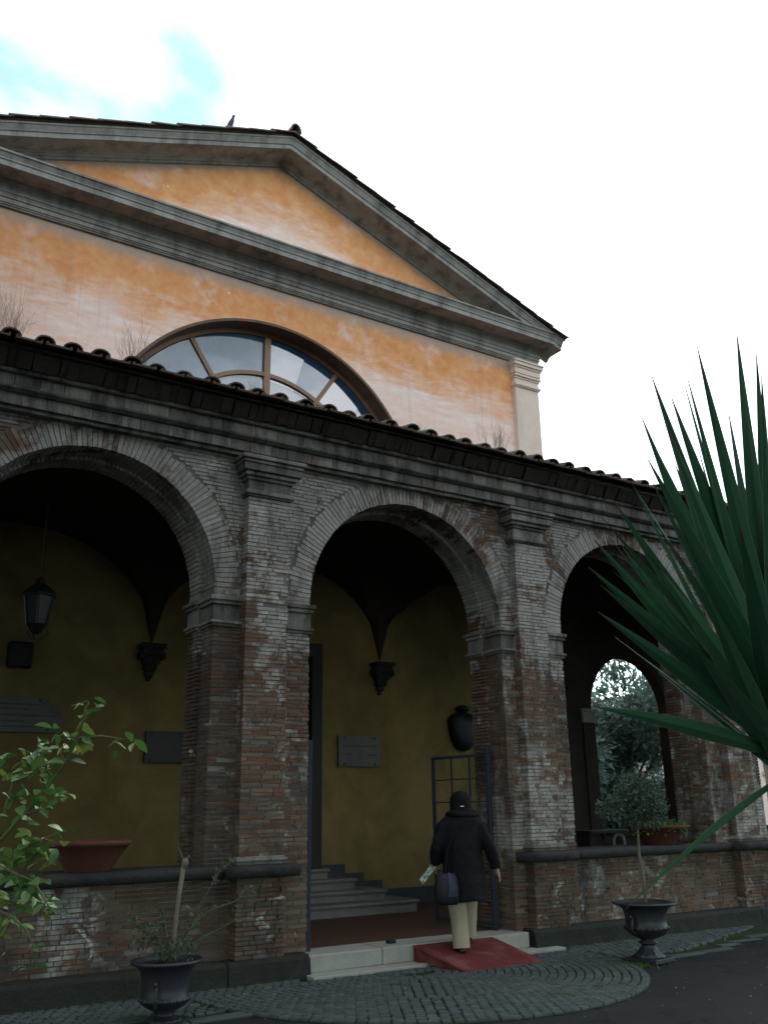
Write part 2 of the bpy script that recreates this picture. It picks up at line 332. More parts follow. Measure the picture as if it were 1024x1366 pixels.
# ------------------------------------------------------------------ arcade layout
PIL = [4.007+k*3.794 for k in range(-2, 5)]; PW = .4975; PD = .132; WD = .62
ZS = 3.78; CROWN = 5.2; ZTOP = 5.41
def bay(i):                       # opening between pilaster i and i+1 (indices into PIL)
    a = PIL[i]+PW+.342; b = PIL[i+1]-(.199 if i == 2 else .306); return a, b
OPEN = 2                          # the bay with the entrance
portico = thing('portico', 'weathered brick arcade with round arches and tiled lean-to roof in front of the church', 'portico', (0, 0, 0))
NB = len(PIL)-1
X0, X1 = PIL[0]-.3, PIL[-1]+PW+.3

# mortar core of the wall with arch openings
def arch_core(mb, xa, xb, a, b, zs, zc, y0, y1, ztop, n=28):
    r = (b-a)/2; xc = (a+b)/2; st = zc-r                       # stilted up to zc
    arc = [(a, zs)] + [(xc-r*math.cos(math.pi*k/n), st+r*math.sin(math.pi*k/n)) for k in range(n+1)] + [(b, zs)]
    top = [(xa, ztop)] + [(xc-r*math.cos(math.pi*k/n) if 0 < k < n else (xa if k == 0 else xb), ztop) for k in range(n+1)] + [(xb, ztop)]
    low = [(xa, zs)] + [(xa, None)]*0
    k = len(arc)
    vs = []; fs = []
    for y in (y0, y1):
        vs += [(x, y, z) for x, z in arc] + [(x, y, z) for x, z in top]
        vs += [(xa, y, zs), (xb, y, zs)]
    m_ = 2*k+2
    for s_ in range(2):
        o = s_*m_
        for i in range(k-1): fs.append((o+i, o+i+1, o+k+i+1, o+k+i))
        fs.append((o+0, o+k, o+2*k)); fs.append((o+k-1, o+2*k+1, o+2*k-1))
    for i in range(k-1): fs.append((i, m_+i, m_+i+1, i+1))
    mb.add(vs, fs)
core = MB()
EPS = .008
for i in range(NB):
    a, b = bay(i)
    arch_core(core, PIL[i]+PW/2, PIL[i+1]+PW/2, a-EPS, b+EPS, ZS, CROWN+EPS, EPS, WD, ZTOP)
for i in range(len(PIL)):         # piers
    a = bay(i-1)[1]+EPS if i > 0 else X0; b = bay(i)[0]-EPS if i < NB else X1
    core.box(a, b, EPS, WD-.004, .0, ZS)
core.obj('wall_core', 'mortar', portico)

# bricks -----------------------------------------------------------
BR = []      # (x0,x1,y0,y1,z0,z1) boxes for every brick of the arcade, in world coordinates, with a role
H, Lb, MJ = .035, .25, .0085
def courses(z0, z1):
    n = max(1, round((z1-z0)/(H+MJ))); h = (z1-z0)/n
    return [(z0+i*h, z0+(i+1)*h-MJ, i) for i in range(n)]
def fill_front(x0, x1, z0, z1, yf, depth, role, excl=None, phase=0.):
    for za, zb, i in courses(z0, z1):
        spans = [(x0, x1)]
        if excl: spans = excl((za+zb)/2, x0, x1)
        for sa, sb in spans:
            x = sa - (0 if i % 2 == 0 else Lb*.5)*(1) - phase*Lb*((i*37) % 10)/10.
            while x < sb-.004:
                ln = Lb*rnd(.72, 1.12) if random.random() > .22 else Lb*rnd(.42, .58)
                a, b = max(x, sa), min(x+ln, sb)
                if b-a > .03:
                    d = rnd(-.004, .0035)
                    if random.random() < .025: d = rnd(.006, .018)
                    BR.append((a+rnd(0, .002), b-MJ*rnd(.7, 1.1) if b < sb-.001 else b, yf+d, yf+depth, za+rnd(-.002, .002), zb+rnd(-.0025, .002), role))
                x += ln
RING = .29
def excl_arch(i):
    a, b = bay(i); r = (b-a)/2; xc = (a+b)/2; st = CROWN-r; RR = r+RING+.008
    def f(z, x0, x1):
        if z < ZS: return [(x0, a), (b, x1)]
        dz = z-st
        if dz < 0: hw = RR
        elif dz >= RR: return [(x0, x1)]
        else: hw = math.sqrt(RR*RR-dz*dz)
        return [s_ for s_ in ((x0, xc-hw), (xc+hw, x1)) if s_[1]-s_[0] > .03]
    return f
for i in range(NB):
    fill_front(PIL[i]+PW, PIL[i+1], ZS, ZTOP, 0, .10, 'wall', excl_arch(i), .6)
    a, b = bay(i)
    fill_front(PIL[i]+PW, a, .235, ZS, 0, .10, 'pier'); fill_front(b, PIL[i+1], .235, ZS, 0, .10, 'pier')
    if i != OPEN: fill_front(a, b, .235, .955, 0, .10, 'parapet', None, .7)
    # jamb reveals, both sides, with an inner step
    for X, s_ in ((a, -1), (b, 1)):
        for za, zb, k in courses(.24 if i == OPEN else 1.09, ZS):
            y = .10
            for yb in ((.20, .318) if k % 2 else (.318,)):
                d = rnd(-.003, .003); x_a, x_b = sorted((X+d, X+s_*.08)); BR.append((x_a, x_b, y, yb-MJ, za, zb, 'jamb')); y = yb
            for yb in ((.46, WD) if k % 2 else (.40, WD)):
                d = rnd(-.003, .003)-s_*.04; x_a, x_b = sorted((X+d, X+s_*.08)); BR.append((x_a, x_b, y, yb-MJ, za, zb, 'jamb')); y = yb
for i, p in enumerate(PIL):
    fill_front(p, p+PW, 1.16, 4.915, -PD, PD+.05, 'pilaster')
    fill_front(p-.012, p+PW+.012, .235, .955, -PD-.022, PD+.07, 'pedestal')
    core_ = MB(); core_.box(p+EPS, p+PW-EPS, -PD+EPS, EPS+.02, .2, 5.1); core_.obj('pilaster', 'mortar', portico)
if True:
    fill_front(X0, PIL[0], .235, ZTOP, 0, .10, 'wall'); fill_front(PIL[-1]+PW, X1, .235, ZTOP, 0, .10, 'wall')

# one wedge-shaped set of shared brick meshes; the 300 that show largest are objects, the rest one mass
def unit_brick(k):
    random.seed(900+k); mb = MB(); mb.box(-.5, .5, -.5, .5, -.5, .5)
    me = bpy.data.meshes.new('brick'); me.from_pydata(mb.v, [], mb.f)
    bm = bmesh.new(); bm.from_mesh(me)
    for v in bm.verts: v.co += Vector((rnd(-.012, .012), rnd(-.02, .02), rnd(-.05, .05)))
    bmesh.ops.recalc_face_normals(bm, faces=bm.faces); bm.to_mesh(me); bm.free(); me.materials.append(M['brick']); return me
UB = [unit_brick(k) for k in range(8)]
random.seed(11)
camp = Vector((0, -9.109, 1.575))
def seen_size(b):
    c = Vector(((b[0]+b[1])/2, b[2], (b[4]+b[5])/2)); d = c-camp
    z = d.dot(fwd); px = d.dot(rgt)/z*1238+512; py = 683-d.dot(upv)/z*1238
    if not (2 < px < 1022 and 2 < py < 1364) or b[6] == 'jamb': return 0
    if z < 0: return 0
    return (b[1]-b[0])*(b[5]-b[4])/z**2*abs(d.y)/d.length
order = sorted(range(len(BR)), key=lambda i: -seen_size(BR[i])); single = set(order[:300])
mass = MB()
parts = {}
for i, b in enumerate(BR):
    if i in single:
        o = link('brick', UB[i % 8], None, portico)
        o.location = ((b[0]+b[1])/2, (b[2]+b[3])/2, (b[4]+b[5])/2); o.scale = (b[1]-b[0], b[3]-b[2], b[5]-b[4])
    else: mass.box(*b[:6], j=.0018)
tag(mass.obj('brickwork', 'brick', portico), kind='stuff')

# voussoirs: one joined part for each arch
for i in range(NB):
    a, b = bay(i); r = (b-a)/2; xc = (a+b)/2; st = CROWN-r; mb = MB()
    def seg(r0, r1, t0, t1, y0, y1):
        P = lambda rr, t: (xc-rr*math.cos(t), st+rr*math.sin(t))
        q = [P(r0, t0), P(r0, t1), P(r1, t1), P(r1, t0)]
        mb.add([(x, y, z) for y in (y0, y1) for x, z in q], [(0, 1, 2, 3), (7, 6, 5, 4), (0, 4, 5, 1), (1, 5, 6, 2), (2, 6, 7, 3), (3, 7, 4, 0)])
    n = round(math.pi*r/.050)
    for k in range(n):
        t0 = math.pi*k/n; t1 = math.pi*(k+1)/n-.008/r; e = rnd(-.004, .004)
        q = RING+rnd(-.05, .012); sp = rnd(.12, .2)
        seg(r+e, r+q, t0, t1, rnd(-.006, .001), sp); seg(r+e+rnd(-.003, .003), r+.09, t0, t1, sp+.009, .316)
        seg(r-.04+rnd(-.003, .003), r+.06, t0, t1, .326, WD+.006)
    if st > ZS:
        for k in range(max(1, int((st-ZS)/.06))):
            pass
    # stilt between impost and springing
    for X, s_ in ((a, -1), (b, 1)):
        x_a, x_b = sorted((X, X+s_*RING)); mb.box(x_a, x_b, -.003, .316, ZS+.002, st-.004); x_a, x_b = sorted((X-s_*.04, X+s_*.1)); mb.box(x_a, x_b, .326, WD+.005, ZS+.002, st-.004)
    tag(mb.obj('arch_voussoirs', 'brick', portico), kind='stuff')

# capitals of the pilasters
def ringprof(mb, x0, x1, yb, steps):
    """stack of frames: (projection, z0, z1) round a rectangular shaft whose front is at yb"""
    for k, (p, z0, z1) in enumerate(steps):
        mb.box(x0-p, x1+p, yb-p, .03+.0013*k, z0, z1, .0015)
for p in PIL:
    mb = MB(); ringprof(mb, p, p+PW, -PD, [(.012, 4.985, 5.105), (.045, 4.935, 4.985), (.025, 4.915, 4.935)])
    mb.obj('capital_neck', 'cornice', portico, bevel=.008)
    mb = MB(); ringprof(mb, p, p+PW, -PD, [(.035, 5.105, 5.145), (.07, 5.145, 5.19), (.105, 5.19, 5.275), (.12, 5.275, 5.315), (.145, 5.315, 5.362)])
    mb.obj('capital', 'cornice', portico, bevel=.01)
    mb = MB(); ringprof(mb, p, p+PW, -PD, [(.018, 1.082, 1.115), (.034, 1.115, 1.145), (.012, 1.145, 1.158)])
    mb.obj('pilaster_base', 'cornice', portico, bevel=.01)
# imposts of the piers
for i in range(NB):
    a, b = bay(i)
    for (xa, xb, X, s_) in ((PIL[i]+PW-.01, a, a, 1), (b, PIL[i+1]+.01, b, -1)):
        mb = MB()
        for k, (p, z0, z1) in enumerate(((.055, 3.735, 3.782), (.035, 3.69, 3.735), (.012, 3.52, 3.69), (.04, 3.485, 3.52), (.025, 3.455, 3.485))):
            e = .0011*k
            if s_ > 0: mb.box(xa, xb+p, -p, .32+p+e, z0, z1, .002); mb.box(xa, xb+.04+p, .33, WD+p-e, z0, z1, .002)
            else: mb.box(xa-p, xb, -p, .32+p+e, z0, z1, .002); mb.box(xa-.04-p, xb, .33, WD+p-e, z0, z1, .002)
        mb.obj('impost', 'cornice', portico, bevel=.008)
# sills with a rounded worn nose, plinths
def sill_run(x0, x1, yf, ext=.0):
    n = max(2, int((x1-x0)/.16)); rings = []
    for k in range(n+1):
        x = x0+(x1-x0)*k/n; j = noise.noise((x*2.1, yf*9, .3))*.014; j2 = noise.noise((x*3.3, 4, yf))*.012
        rings.append([(x, .55, .965), (x, .55, 1.075), (x, yf+.05, 1.078+j2), (x, yf+.012, 1.065+j2), (x, yf+j, 1.03), (x, yf+.01+j, .985), (x, yf+.05, .962+j2*.5)])
    return rings
for i in range(NB):
    if i == OPEN: continue
    mb = MB(); xl = PIL[i]-.13 if i-1 == OPEN or i == 0 else PIL[i]+PW+.13; xr = PIL[i+1]+PW+.13
    if i == OPEN-1: xr = PIL[i+1]+PW+.13
    if i-1 == OPEN: mb.loft(sill_run(PIL[i]-.15, PIL[i]+PW+.13, -.275))
    mb.loft(sill_run(PIL[i]+PW+.135, PIL[i+1]-.135, -.15))
    mb.loft(sill_run(PIL[i+1]-.13, PIL[i+1]+PW+.13, -.275))
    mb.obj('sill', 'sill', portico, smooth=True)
    mb = MB(); mb.box(bay(i)[0]-.01, bay(i)[1]+.01, .012, .54, .0, .96); mb.obj('parapet_core', 'mortar', portico)
def plinth_run(x0, x1, yf):
    n = max(2, int((x1-x0)/.15)); rings = []
    for k in range(n+1):
        x = x0+(x1-x0)*k/n; j = noise.noise((x*1.7, 2, yf))*.02; j2 = noise.noise((x*1.9, 7, 2))*.018
        rings.append([(x, .05, -.02), (x, .05, .236+j2), (x, yf+.05, .232+j2), (x, yf+.01, .20+j2), (x, yf+j, .1), (x, yf-.02+j, -.02)])
    return rings
aO, bO = bay(OPEN)
for x0, x1 in ((X0, PIL[1]-.1), (PIL[1]-.095, PIL[2]-.1), (PIL[2]-.095, aO-.06), (bO+.10, PIL[3]+1.7), (PIL[3]+1.705, PIL[4]+.2), (PIL[4]+.205, PIL[5]+.3), (PIL[5]+.305, X1)):
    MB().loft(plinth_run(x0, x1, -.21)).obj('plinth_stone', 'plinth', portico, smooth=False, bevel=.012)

# entablature in long courses
def run(name, mat, prof, x0=X0, x1=X1, parent=portico, step=.6):
    """profile run with slight unevenness along its length"""
    n = int((x1-x0)/step); rings = []
    for k in range(n+1):
        x = x0+(x1-x0)*k/n; j = noise.noise((x*.9, 3.3, prof[0][1]))*.006
        rings.append([(x, y, z+j) for y, z in prof])
    return MB().loft(rings).obj(name, mat, parent)
def blocks(name, yf, z0, z1, lo, hi, seed):
    random.seed(seed); base = MB(); base.box(X0, -.7, yf+.002, .02, z0, z1); base.box(13.6, X1, yf+.002, .02, z0, z1); base.box(-.7, 13.6, yf+.012, .02, z0+.002, z1-.002)
    p_ = base.obj(name+'_course', 'cornice', portico); x = -.7
    while x < 13.55:
        l_ = min(rnd(lo, hi), 13.6-x); MB().box(x+.002, x+l_-.002, yf+rnd(-.004, .003), yf+.06, z0+rnd(-.002, .002), z1+rnd(-.003, .001), .0015).obj(name+'_block', 'cornice', p_, bevel=.004); x += l_
blocks('fillet', -.09, 5.392, 5.433, .22, .40, 1)
blocks('fascia', -.13, 5.4345, 5.555, .18, .34, 2)
run('drip_moulding', 'cornice', [(.02, 5.5555), (-.155, 5.5555), (-.20, 5.585), (-.205, 5.605), (.02, 5.605)])
blocks('frieze', -.18, 5.6055, 5.735, .18, .36, 3)
run('upper_moulding', 'cornice', [(.02, 5.7355), (-.22, 5.7355), (-.235, 5.75), (-.235, 5.775), (.02, 5.775)])
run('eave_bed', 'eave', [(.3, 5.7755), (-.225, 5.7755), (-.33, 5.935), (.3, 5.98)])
# eave bricks stood on edge, leaning out
me_e = []
for k in range(5):
    random.seed(70+k); mb = MB(); mb.box(-.052, .052, -.03, .03, -.083, .083, .004); q = bpy.data.meshes.new('eave_brick'); q.from_pydata(mb.v, [], mb.f); q.materials.append(M['eave']); me_e.append(q)
random.seed(5)
x = -.6; cnt = 0
ebm = MB()
while x < 15.5:
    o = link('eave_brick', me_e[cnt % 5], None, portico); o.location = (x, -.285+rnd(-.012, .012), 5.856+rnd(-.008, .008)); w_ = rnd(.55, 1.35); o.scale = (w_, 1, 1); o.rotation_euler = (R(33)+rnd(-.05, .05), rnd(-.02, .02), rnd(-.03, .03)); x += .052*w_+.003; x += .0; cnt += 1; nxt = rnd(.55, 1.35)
    x += .056*nxt*0+.052*w_

# roof of the portico: pan and cover tiles
EY, EZ, SL = -.46, 5.965, math.atan2(7.2-5.97, 3.6+.46)
def tile_mesh(name, r0, r1, ln, th, down=False, n=7):
    mb = MB(); ring = []
    for (y, r) in ((0, r0), (ln, r1)):
        pts = []
        for k in range(n+1):
            a = math.pi*k/n; sgn = -1 if down else 1
            pts.append((-r*math.cos(a), y, sgn*(r*.72)*math.sin(a)))
        for k in range(n, -1, -1):
            a = math.pi*k/n; sgn = -1 if down else 1
            pts.append((-(r-th)*math.cos(a), y, sgn*(r*.72-th)*math.sin(a)))
        ring.append(pts)
    mb.loft(ring); me = bpy.data.meshes.new(name); me.from_pydata(mb.v, [], mb.f)
    bm = bmesh.new(); bm.from_mesh(me); bmesh.ops.recalc_face_normals(bm, faces=bm.faces); bm.to_mesh(me); bm.free(); me.materials.append(M['tile']); return me
def flat_tile(name):
    mb = MB(); pr = [(-.125, .035), (-.125, 0), (.125, 0), (.125, .035), (.105, .035), (.103, .02), (-.103, .02), (-.105, .035)]
    mb.loft([[(x_, 0, z_) for x_, z_ in pr], [(x_*1.04, .46, z_) for x_, z_ in pr]]); me = bpy.data.meshes.new(name); me.from_pydata(mb.v, [], mb.f)
    bm = bmesh.new(); bm.from_mesh(me); bmesh.ops.recalc_face_normals(bm, faces=bm.faces); bm.to_mesh(me); bm.free(); me.materials.append(M['tile']); return me
T_cov = tile_mesh('cover_tile', .098, .08, .46, .016); T_pan = flat_tile('pan_tile')
roof_mass = MB()
random.seed(21)
def add_tile(me, loc, single_, name, rot):
    if single_:
        o = link(name, me, None, portico); o.location = loc; o.rotation_euler = rot
    else:
        mt = Matrix.Translation(loc) @ Euler(rot).to_matrix().to_4x4()
        roof_mass.add([mt @ v.co for v in me.vertices], [tuple(p.vertices) for p in me.polygons])
NX0 = -int((1.34-X0)/.29)
for c in range(NX0, int((X1-1.34)/.29)):
    X = 1.34+.29*c
    for r_ in range(11):
        s_ = r_*.375; y = EY+math.cos(SL)*s_; z = EZ+math.sin(SL)*s_
        near = -.6 < X < 15 and r_ == 0
        jx, jz, ja = rnd(-.022, .022), rnd(-.008, .012), rnd(-.05, .05)
        rot = (SL-.03+rnd(-.03, .03), rnd(-.05, .05), ja)
        add_tile(T_cov, (X+jx, y+rnd(-.03, .02), z+.035+jz), near or (r_ == 1 and -.6 < X < 15), 'cover_tile', rot)
        add_tile(T_pan, (X+.145+rnd(-.01, .01), y-.03+rnd(-.02, .02), z+.012), near, 'pan_tile', (SL-.03, rnd(-.03, .03), rnd(-.02, .02)))
tag(roof_mass.obj('roof_tiles', 'tile', portico), kind='stuff')
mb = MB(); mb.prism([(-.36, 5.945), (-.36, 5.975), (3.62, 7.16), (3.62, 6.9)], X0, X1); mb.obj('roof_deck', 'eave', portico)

# vault over each bay
mb = MB(); nx, ny = 22, 14
for i in range(NB):
    xa, xb = PIL[i]+PW/2, PIL[i+1]+PW/2; ya, yb = WD, 3.6; base = len(mb.v)
    for jx in range(nx+1):
        for jy in range(ny+1):
            u = -1+2*jx/nx; v = -1+2*jy/ny
            h = max(math.sqrt(max(0, 1-u*u)), math.sqrt(max(0, 1-v*v)))
            mb.v.append((xa+(xb-xa)*jx/nx, ya+(yb-ya)*jy/ny, 3.84+1.5*h))
    for jx in range(nx):
        for jy in range(ny):
            q = base+jx*(ny+1)+jy; mb.f.append((q, q+1, q+ny+2, q+ny+1))
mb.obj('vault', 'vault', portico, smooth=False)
mb = MB(); mb.box(X0, X1, WD+.001, 3.55, 5.37, 5.9); mb.obj('vault_fill', 'mortar', portico)
mb = MB(); mb.box(X0, X0+.3, .63, 3.58, 0, 5.36); mb.obj('end_wall', 'yellow', portico)
# corbels under the springing of the vault on the back wall
def corbel(xc, z1, parent):
    mb = MB()
    for hw, d, za, zb in ((.24, .24, z1-.06, z1), (.20, .20, z1-.11, z1-.06), (.235, .215, z1-.16, z1-.11), (.15, .16, z1-.27, z1-.16), (.115, .12, z1-.36, z1-.27), (.075, .085, z1-.44, z1-.36), (.04, .05, z1-.50, z1-.44)):
        hw *= .74; mb.box(xc-hw, xc+hw, 3.598-d, 3.599+hw*.01, za, zb, .004)
    for s_ in (-1, 1):   # little volutes
        ring = [(xc+s_*.15+.04*math.cos(t), 3.40, z1-.17+.045*math.sin(t)) for t in [k*math.pi/5 for k in range(10)]]
        mb.loft([ring, [(x_, 3.56, z_) for x_, y_, z_ in ring]])
    return mb.obj('corbel', 'corbel', parent, bevel=.01)
for i in range(1, 5):
    corbel(PIL[i]+PW/2-.03, 3.83, portico)

# ------------------------------------------------------------------ church
church = thing('church', 'orange stuccoed church with grey stone pediment and lunette window above the portico', 'church', (0, 0, 0))
CX, HWD, YC = 6.05, 5.80, 3.6
WC, WR = (6.05, 6.60), 2.79         # lunette
mb = MB()
arch_core(mb, CX-HWD+.02, CX+HWD-.02, WC[0]-WR, WC[0]+WR, WC[1], WC[1]+WR, YC, YC+.38, 10.6, 40)
mb.obj('facade_wall', 'stucco', church)
mb = MB(); mb.box(CX-HWD+.02, CX-.92, YC, YC+.35, 0, 6.6); mb.box(CX+.92, CX+HWD-.02, YC, YC+.35, 0, 6.6); mb.box(CX-.92, CX+.92, YC, YC+.35, 4.06, 6.6)
mb.obj('lower_wall', 'yellow', church)
TS = .374
mb = MB(); mb.add([(x, y, z) for y in (YC, YC+.35) for x, z in ((CX-HWD+.02, 10.5), (CX+HWD-.02, 10.5), (CX, 10.5+.35+TS*HWD))], [(0, 1, 2), (5, 4, 3), (0, 3, 4, 1), (1, 4, 5, 2), (2, 5, 3, 0)])
mb.obj('tympanum', 'stucco', church)
for s_ in (-1, 1):
    mb = MB(); x_a, x_b = sorted((CX+s_*(HWD-.02), CX+s_*(HWD-.42))); mb.box(x_a, x_b, YC+.36, YC+22, 0, 10.6); mb.obj('side_wall', 'side_wall', church)
# corner pilasters with capitals
for s_ in (-1, 1):
    e = CX+s_*(HWD+.0); x_a, x_b = sorted((e, e-s_*.60))
    mb = MB(); mb.box(x_a, x_b, YC-.085, YC+.2, 4.2, 9.64); mb.obj('pilaster', 'church_pil', church)
    mb = MB()
    for k, (p, z0, z1) in enumerate(((.03, 9.52, 9.545), (.05, 9.545, 9.585), (.012, 9.585, 9.70), (.03, 9.70, 9.74), (.06, 9.74, 9.78), (.03, 9.78, 9.80), (.06, 9.80, 9.92), (.08, 9.92, 9.96), (.11, 9.96, 10.03), (.13, 10.03, 10.065))):
        mb.box(x_a-p*.62, x_b+p*.62, YC-.085-p, YC+.22+.001*k, z0, z1)
    mb.obj('pilaster_capital', 'church_pil', church)
# entablature: (projection from wall, z), bottom to top
PROF = [(.0, 10.085), (.045, 10.085), (.05, 10.105), (.068, 10.107), (.072, 10.128), (.09, 10.13), (.094, 10.195), (.115, 10.20), (.12, 10.222), (.105, 10.226), (.125, 10.262), (.145, 10.27), (.147, 10.287), (.115, 10.29),
        (.118, 10.345), (.135, 10.40), (.165, 10.435), (.18, 10.44), (.18, 10.455), (.485, 10.455), (.49, 10.54), (.505, 10.542), (.51, 10.57), (.545, 10.63), (.565, 10.635), (.57, 10.665), (.0, 10.70)]
def sweep(name, mat, pts, prof_fn, parent):
    rings = [prof_fn(p) for p in pts]; return MB().loft(rings).obj(name, mat, parent)
xr = CX+HWD; xl = CX-HWD
rings = []
for (cx_, cy_, dx, dy) in ((xl, YC+20, -1, 0), (xl, YC, -1, -1), (xr, YC, 1, -1), (xr, YC+20, 1, 0)):
    rings.append([(cx_+dx*p*.62, cy_+dy*p, z) if dy else (cx_+dx*p*.62, cy_, z) for p, z in PROF])
MB().loft(rings).obj('entablature', 'gray_trim', church)
# raking cornices: same upper members following the slope, joined at the apex
RP = [(.0, -.275), (.05, -.275), (.06, -.245), (.085, -.24), (.10, -.215), (.13, -.205), (.14, -.195), (.475, -.195), (.48, -.12), (.50, -.115), (.51, -.09), (.545, -.03), (.56, -.025), (.565, .005), (.0, .02)]
APZ = 12.86
for s_ in (-1, 1):
    r1 = [(CX+s_*.0005, YC-p, APZ+z) for p, z in RP]; xe = CX+s_*(HWD+.345); r2 = [(xe, YC-p, APZ-TS*(HWD+.345)+z) for p, z in RP]
    mid = [[(CX+s_*(HWD+.345)*t, YC-p, APZ-TS*(HWD+.345)*t+z+noise.noise((t*9, s_, 1))*.006) for p, z in RP] for t in (.12, .25, .37, .5, .62, .75, .88)]
    MB().loft([r1]+mid+[r2]).obj('raking_cornice', 'gray_trim', church)
    # roof plane
    xo = CX+s_*(HWD+.40)
    mb = MB(); A, B = (CX, APZ+.03), (xo, APZ-TS*(HWD+.40)+.03)
    mb.add([(A[0], YC-.55, A[1]), (B[0], YC-.55, B[1]), (B[0], YC+22, B[1]), (A[0], YC+22, A[1]), (A[0], YC-.55, A[1]+.03), (B[0], YC-.55, B[1]+.03), (B[0], YC+22, B[1]+.03), (A[0], YC+22, A[1]+.03)],
           [(0, 1, 2, 3), (7, 6, 5, 4), (0, 4, 5, 1), (1, 5, 6, 2), (2, 6, 7, 3), (3, 7, 4, 0)])
    mb.obj('roof', 'tile', church)
T_rake = tile_mesh('rake_tile', .085, .07, .50, .016)
random.seed(4)
for s_ in (-1, 1):
    n = 15; ln = (HWD+.40)/math.cos(math.atan(TS))
    for k in range(n):
        t = ln*(k+.0)/n; d = t*math.cos(math.atan(TS))
        for row in range(2):
            o = link('rake_tile', T_rake, None, church)
            o.location = (CX+s_*(HWD+.42-d), YC-.57+row*.26+rnd(-.012, .012), APZ-TS*(HWD+.42-d)+.045+rnd(-.006, .008)-row*.01)
            o.rotation_euler = Euler((math.atan(TS)-.02+rnd(-.02, .02), 0, s_*R(90)+rnd(-.03, .03)))
MB().loft([[(CX-.11*math.cos(a), y, APZ+.03+.17*math.sin(a)) for a in [math.pi*k/8 for k in range(9)]]+[(CX+.085*math.cos(a), y, APZ+.03+.14*math.sin(a)) for a in [math.pi*k/8 for k in range(9)]] for y in (YC-.68, YC+.2)]).obj('ridge_tile', 'tile', church)

# lunette window
YW = YC+.30
def arcband(mb, c, r0, r1, y0, y1, t0=0., t1=math.pi, n=48):
    rings = []
    for k in range(n+1):
        t = t0+(t1-t0)*k/n; cc, ss = math.cos(t), math.sin(t)
        rings.append([(c[0]+r0*cc, y0, c[1]+r0*ss), (c[0]+r1*cc, y0, c[1]+r1*ss), (c[0]+r1*cc, y1, c[1]+r1*ss), (c[0]+r0*cc, y1, c[1]+r0*ss)])
    mb.loft(rings); return mb
win = bpy.data.objects.new('lunette_window', None); col.objects.link(win); win.parent = church
arcband(MB(), WC, WR-.012, WR+.035, YC-.012, YC+.34).obj('reveal', 'soffit_dark', win)
arcband(MB(), WC, WR-.085, WR-.0125, YW-.02, YW+.05).obj('outer_frame', 'frame', win)
RC = (6.05, 6.80); RI = 1.80
arcband(MB(), RC, RI-.035, RI+.035, YW-.035, YW+.035).obj('inner_arc', 'frame', win)
MB().box(WC[0]-.055, WC[0]+.055, YW-.045, YW+.04, 6.6, WC[1]+WR-.10).obj('mullion', 'frame', win)
for ang in (60, 120, 30, 150):
    t = R(ang); d = Vector((math.cos(t), 0, math.sin(t))); q = Vector((-d.z, 0, d.x))*.036; mb = MB()
    p0 = Vector((RC[0], 0, 6.75))+d*1.2; p1 = Vector((WC[0], 0, 6.60))+d*(WR-.1)
    mb.add([(*(p0+q).xz, 0)]*0, [])
    vs = [(v.x, y, v.z) for y in (YW-.03, YW+.03) for v in (p0+q, p0-q, p1-q, p1+q)]
    mb.add(vs, [(0, 1, 2, 3), (7, 6, 5, 4), (0, 4, 5, 1), (1, 5, 6, 2), (2, 6, 7, 3), (3, 7, 4, 0)]); mb.obj('glazing_bar', 'frame', win)
MB().box(WC[0]-WR, WC[0]+WR, YW-.05, YW+.05, 6.5, 6.62).obj('bottom_rail', 'frame', win)
def sector(r0, r1, a0, a1, tilt, mat, c=WC):
    n = 12; mb = MB(); pts = []
    for k in range(n+1):
        t = R(a0+(a1-a0)*k/n); pts.append((c[0]+r1*math.cos(t), c[1]+r1*math.sin(t)))
    for k in range(n, -1, -1):
        t = R(a0+(a1-a0)*k/n); pts.append((c[0]+r0*math.cos(t), c[1]+r0*math.sin(t)))
    mx_, mz_ = sum(p[0] for p in pts)/len(pts), sum(p[1] for p in pts)/len(pts)
    f = lambda x_, z_: YW+tilt[0]*(x_-mx_)+tilt[1]*(z_-mz_)
    m2 = len(pts); vs = [(x_, f(x_, z_), z_) for x_, z_ in pts]+[(x_, f(x_, z_)+.006, z_) for x_, z_ in pts]; fs = []
    for k in range(n):
        a, b, c2, d2 = k, k+1, m2-2-k, m2-1-k
        fs += [(a, b, c2, d2), (m2+d2, m2+c2, m2+b, m2+a)]
    mb.add(vs, fs); mb.obj('pane', mat, win)
random.seed(3)
sec = [(0, 30), (30, 45), (45, 60), (60, 74), (74, 90), (90, 120), (120, 150), (150, 180)]
for a0, a1 in sec:
    clear = a1 <= 90
    sector(1.9, WR-.1, a0, a1, (rnd(-.010, .010), rnd(-.02, .02)), 'glass_clear' if clear else 'glass')
for a0, a1 in ((0, 60), (60, 90), (90, 120), (120, 180)):
    sector(.05, 1.9, a0, a1, (rnd(-.010, .010), rnd(-.015, .015)), 'glass_clear' if a1 <= 90 else 'glass')
MB().box(WC[0]-WR-.1, WC[0]+WR+.1, YW+.25, YW+.27, 6.4, 9.5).obj('dark_interior', 'door', church)

